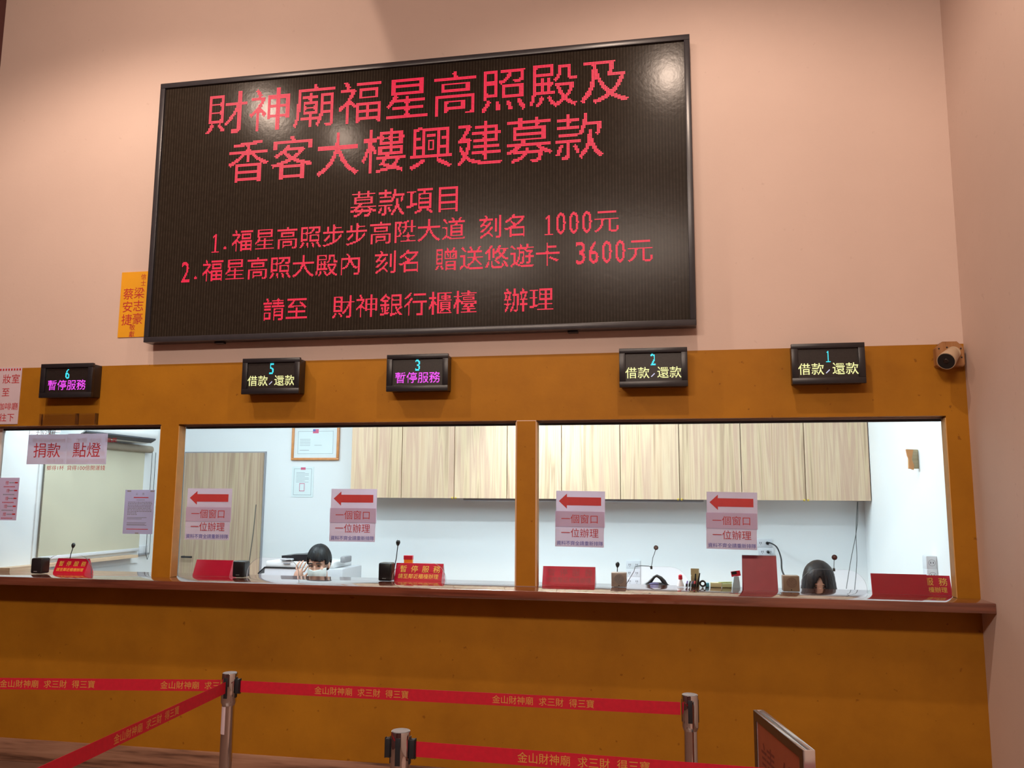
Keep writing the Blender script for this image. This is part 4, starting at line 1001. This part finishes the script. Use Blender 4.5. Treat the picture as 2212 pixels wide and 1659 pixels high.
    if mask:
        q = B(); nu, nv = 22, 12; g = []
        for j in range(nv+1):
            row = []
            for i in range(nu+1):
                a = -1.30 + 2.60*i/nu; z = -0.022 - 0.088*j/nv
                bulge = 1.0 + 0.10*math.sin(math.pi*j/nv) - 0.16*(j/nv)**3
                nose = 0.012*math.exp(-(a/0.20)**2)*math.exp(-((j/nv)/0.5)**2)
                x = 0.072*math.sin(a)*bulge; y_ = -0.018 - (0.082*math.cos(a))*bulge - nose
                row.append(q.bm.verts.new(R @ Vector((x, y_, z - 0.010*math.cos(a)*0 + 0.006*abs(math.sin(a))))))
            g.append(row)
        for j in range(nv):
            for i in range(nu): q.bm.faces.new((g[j][i], g[j][i+1], g[j+1][i+1], g[j+1][i]))
        mo = q.build('face_mask', M['mask'], t, smooth=60); s_ = mo.modifiers.new('thick', 'SOLIDIFY'); s_.thickness = 0.002
        for s in (-1, 1):
            B().tube([R @ Vector((s*0.070, -0.038, -0.030)), R @ Vector((s*0.084, -0.004, 0.022)), R @ Vector((s*0.086, 0.022, 0.0))], 0.0013, 6).build('ear_loop', M['mask'], mo)
    # hair
    q = B(); vs = bmesh.ops.create_icosphere(q.bm, subdivisions=5, radius=1.0)['verts']; rng = random.Random(5)
    for v in vs:
        d = v.co.copy(); az = math.atan2(d.x, -d.y)            # 0 = front
        if hair == 'short':
            p = Vector((d.x*0.090, 0.012+d.y*0.110, 0.032+d.z*0.118)); st = 0.5+0.5*math.sin(az*31+3*math.sin(az*7))
            front = max(0.0, math.cos(az))
            lim = 0.058 - 0.012*st*front - 0.010*math.sin(az*2.0+0.4) if abs(az) < 0.95 else (0.018-0.012*st if abs(az) < 1.45 else (0.030 if abs(az) < 1.75 else -0.055))
            p += d*0.0035*st
            if p.z < lim:
                k = min(1, (lim-p.z)/0.010); p = p.lerp(Vector((d.x*0.060, 0.012+d.y*0.070, max(p.z, lim-0.012))), k)
        else:
            st = math.sin(az*40+2*math.sin(az*9)); zz = d.z
            p = Vector((d.x*0.098, 0.014+d.y*0.118, 0.030+zz*0.118))
            if zz < 0.15:
                f = min(1, (0.15-zz)/1.15); p.z = 0.048 - f*0.36
                wid = math.hypot(d.x, d.y); nx_, ny_ = (d.x/wid, d.y/wid) if wid > 1e-4 else (0, 0)
                grow = 1.0+0.34*min(1.0, f*1.6); rr = 1.0 if f < 0.93 else max(0.0, (1-f)/0.07)
                p.x = nx_*0.097*grow*rr; p.y = 0.014 + ny_*0.118*rr
            p += Vector((d.x, d.y, 0))*0.002*st
            top = 0.078; open_ = 0.02 + max(0.0, (top-p.z))*4.6
            if p.z < top and abs(az+0.0) < min(open_, 0.62):
                k = min(1, (top-p.z)/0.006); p = p.lerp(Vector((p.x*0.7, -0.045, p.z)), k)
        v.co = R @ p
    q.build('hair', M['hair'] if hair == 'short' else M['brown_hair'], t, smooth=80)
    return t
hp = PX(689, 1218, 1.12)
person(hp, 'seated man with short black hair and a pale face mask behind the counter', 0.20, 0.05, 0.96, 'short', M['shirt'], True, hand=PX(641, 1239, 1.16))
wp = PX(1769, 1260.5, 0.66)
person(wp, 'person with long dark hair and parted bangs looking down behind the counter', 0.32, -0.10, 0.94, 'long', M['shirt_light'], False)

# ------------------------------------------------------------------ belt barriers
def proj(p):
    d = p-CAM; z = d.dot(FWD); return 1106+FPX*d.dot(RGT)/z, 829.5-FPX*d.dot(UPV)/z
def stanchion(x, y, label, receivers, rot=0.0):
    t = thing('stanchion_post', label, 'barrier post', (x, y, 0), (0, 0, rot), group='chrome belt barrier posts')
    B().lathe([(0.165, 0.0), (0.165, 0.012), (0.15, 0.022), (0.04, 0.030), (0.030, 0.040)], 40).build('base', M['chrome'], t)
    B().lathe([(0.0255, 0.03), (0.0255, 0.790)], 32).build('pole', M['chrome'], t)
    B().lathe([(0.0262, 0.768), (0.030, 0.778), (0.0318, 0.783), (0.0318, 0.896), (0.0305, 0.899)], 36).build('head', M['chrome'], t)
    B().lathe([(0.0285, 0.8985), (0.0285, 0.9005), (0.027, 0.901)], 32).build('cap', M['grey_cap'], t)
    for a in (0, 90, 180, 270):
        A = math.radians(a); deep = 0.016 if a in receivers else 0.003; f = B()
        f.box(0.0300, 0.0322+deep*0.1, -0.0085, 0.0085, 0.800, 0.884, r=0.001)
        if deep > 0.01:
            f.box(0.0318, 0.0318+deep, -0.012, 0.012, 0.818, 0.876, r=0.002)
            for s in (-0.006, 0.004): f.box(0.0318+deep, 0.0318+deep+0.003, s, s+0.003, 0.816, 0.878)
        f.build('receiver', M['dark_slot'], t, rot=(0, 0, A))
    return t
def belt(p0, p1, centers, label, zc=0.846, hgt=0.047):
    """printed webbing from p0 to p1 (world xy); centers = pixel columns of the printed groups"""
    p0 = Vector((p0[0], p0[1], zc)); p1 = Vector((p1[0], p1[1], zc)); d = (p1-p0); L = d.length; d.normalize(); ang = math.atan2(d.y, d.x)
    b = B().box(0, L, -0.0006, 0.0006, -hgt/2, hgt/2).build('barrier_belt', M['belt'], None, loc=p0, rot=(0, 0, ang), smooth=0)
    tag(b, label, 'belt', 'red printed barrier belts')
    for uc in centers:
        best = min((abs(proj(p0+d*(L*i/800))[0]-uc), L*i/800) for i in range(801))[1]
        Ink().text('金山財神廟 求三財 得三寶', best, -0.0125, 0.0335, y=-0.0010, align='c', half=0.6).build('lettering', M['belt_gold'], b)
    return b
A_ = Vector((-1.854, -1.412, 0)); B_ = Vector((0.057, -1.40, 0)); C_ = Vector((-0.866, -2.112, 0))
pa = stanchion(A_.x, A_.y, 'chrome belt post with a white sticker, left of the other posts', (0,), 0.0)
pb = stanchion(B_.x, B_.y, 'chrome belt post at the right end of the rear belt, behind the nearer belt', (), 0.0)
pc = stanchion(C_.x, C_.y, 'chrome belt post nearest the camera with black clips on both sides', (0, 180), 0.02)
belt((A_.x+0.0515, A_.y), (B_.x-0.0365, B_.y), (780, 1172), 'red belt running across between the stickered post and the right rear post')
lf = PZ(0, 1477, 0.846); dl = (lf-Vector((A_.x, A_.y, 0.846))); e0 = Vector((A_.x, A_.y, 0))+Vector((dl.x, dl.y, 0))*((-4.636-A_.x)/dl.x)
belt((e0.x, e0.y), (A_.x-0.0400, A_.y-0.002), (102, 449), 'red belt running level to the left from behind the stickered post')
fr_ = PZ(118, 1659, 0.846); df = (fr_-Vector((A_.x, A_.y, 0.846))); e1 = Vector((A_.x, A_.y, 0))+Vector((df.x, df.y, 0))*1.5
belt((e1.x, e1.y), (A_.x+0.002, A_.y-0.0365), (321,), 'red belt slanting down to the lower left from the stickered post')
rt = PZ(1593, 1673, 0.846); dr_ = Vector((rt.x-C_.x, rt.y-C_.y, 0)); e2 = C_+dr_*1.7
belt((C_.x+0.0515, C_.y+0.001), (e2.x, e2.y), (1258,), 'red belt in front running right from the nearest chrome post')
sk = B(); n = 10
for i in range(n):
    a0, a1 = math.radians(195+i*8), math.radians(195+(i+1)*8); r = 0.0262
    sk.quad((r*math.cos(a0), r*math.sin(a0), 0.655), (r*math.cos(a1), r*math.sin(a1), 0.655), (r*math.cos(a1), r*math.sin(a1), 0.766), (r*math.cos(a0), r*math.sin(a0), 0.766))
so = sk.build('sticker', M['sticker'], pa); so['label'] = 'white paper sticker'

# ------------------------------------------------------------------ sign stand at the lower right
s0 = PZ(1627.8, 1533, 0.9); s1_ = PZ(1735, 1620.3, 0.9); dv = s1_-s0; Ls = dv.length; ang = math.atan2(dv.y, dv.x)
t = thing('sign_stand', 'silver framed sign stand with a brown-red board, at the lower right', 'sign stand', (s0.x, s0.y, 0), (0, 0, ang))
f = B(); q = 0.030; th = 0.036; z0 = 0.32; z1 = 0.90
for (x0, x1, a, b) in ((0, Ls, z1-q, z1), (0, Ls, z0, z0+q), (0, q, z0+q, z1-q), (Ls-q, Ls, z0+q, z1-q)):
    f.box(x0, x1, 0, th*0.36, a, b, r=0.002); f.box(x0, x1, th*0.64, th, a, b, r=0.002)
f.box(Ls-0.004, Ls+0.001, 0, th, z0, z1, r=0.002); f.box(-0.001, 0.004, 0, th, z0, z1, r=0.002)
f.build('frame', M['steel'], t)
B().box(0.005, Ls-0.005, th*0.36, th*0.64, z0+0.005, z1-0.008).build('groove', M['black'], t, smooth=0)
bo = B().box(q-0.004, Ls-q+0.004, th*0.10, th*0.36, z0+q-0.004, z1-q+0.004).build('board', M['board_brown'], t, smooth=0)
for ch, x in (('請', q+0.030), ('依', q+0.225)):
    Ink().text(ch, x, z1-q-0.185, 0.150, y=th*0.10-0.0006).build('lettering', M['board_engrave'], bo)
fl = B()
for (x0, x1, a, b) in ((0.002, Ls-0.003, z1-q, z1-0.001), (0.002, Ls-0.003, z0, z0+q), (0.002, q, z0+q, z1-q), (Ls-q, Ls-0.003, z0+q, z1-q)): fl.box(x0, x1, -0.002, 0.0, a, b)
fl.build('reflection_strips', M['dark_reflection'], t, smooth=0)  # thin strips coloured as the dark reflection on the frame's front
B().box(Ls/2-0.02, Ls/2+0.02, th*0.2, th*0.8, 0.02, z0).build('pole', M['steel'], t); B().box(Ls/2-0.2, Ls/2+0.2, th/2-0.14, th/2+0.14, 0, 0.02, r=0.004).build('base', M['black_frame'], t)

bpy.data.objects.remove(_fo)
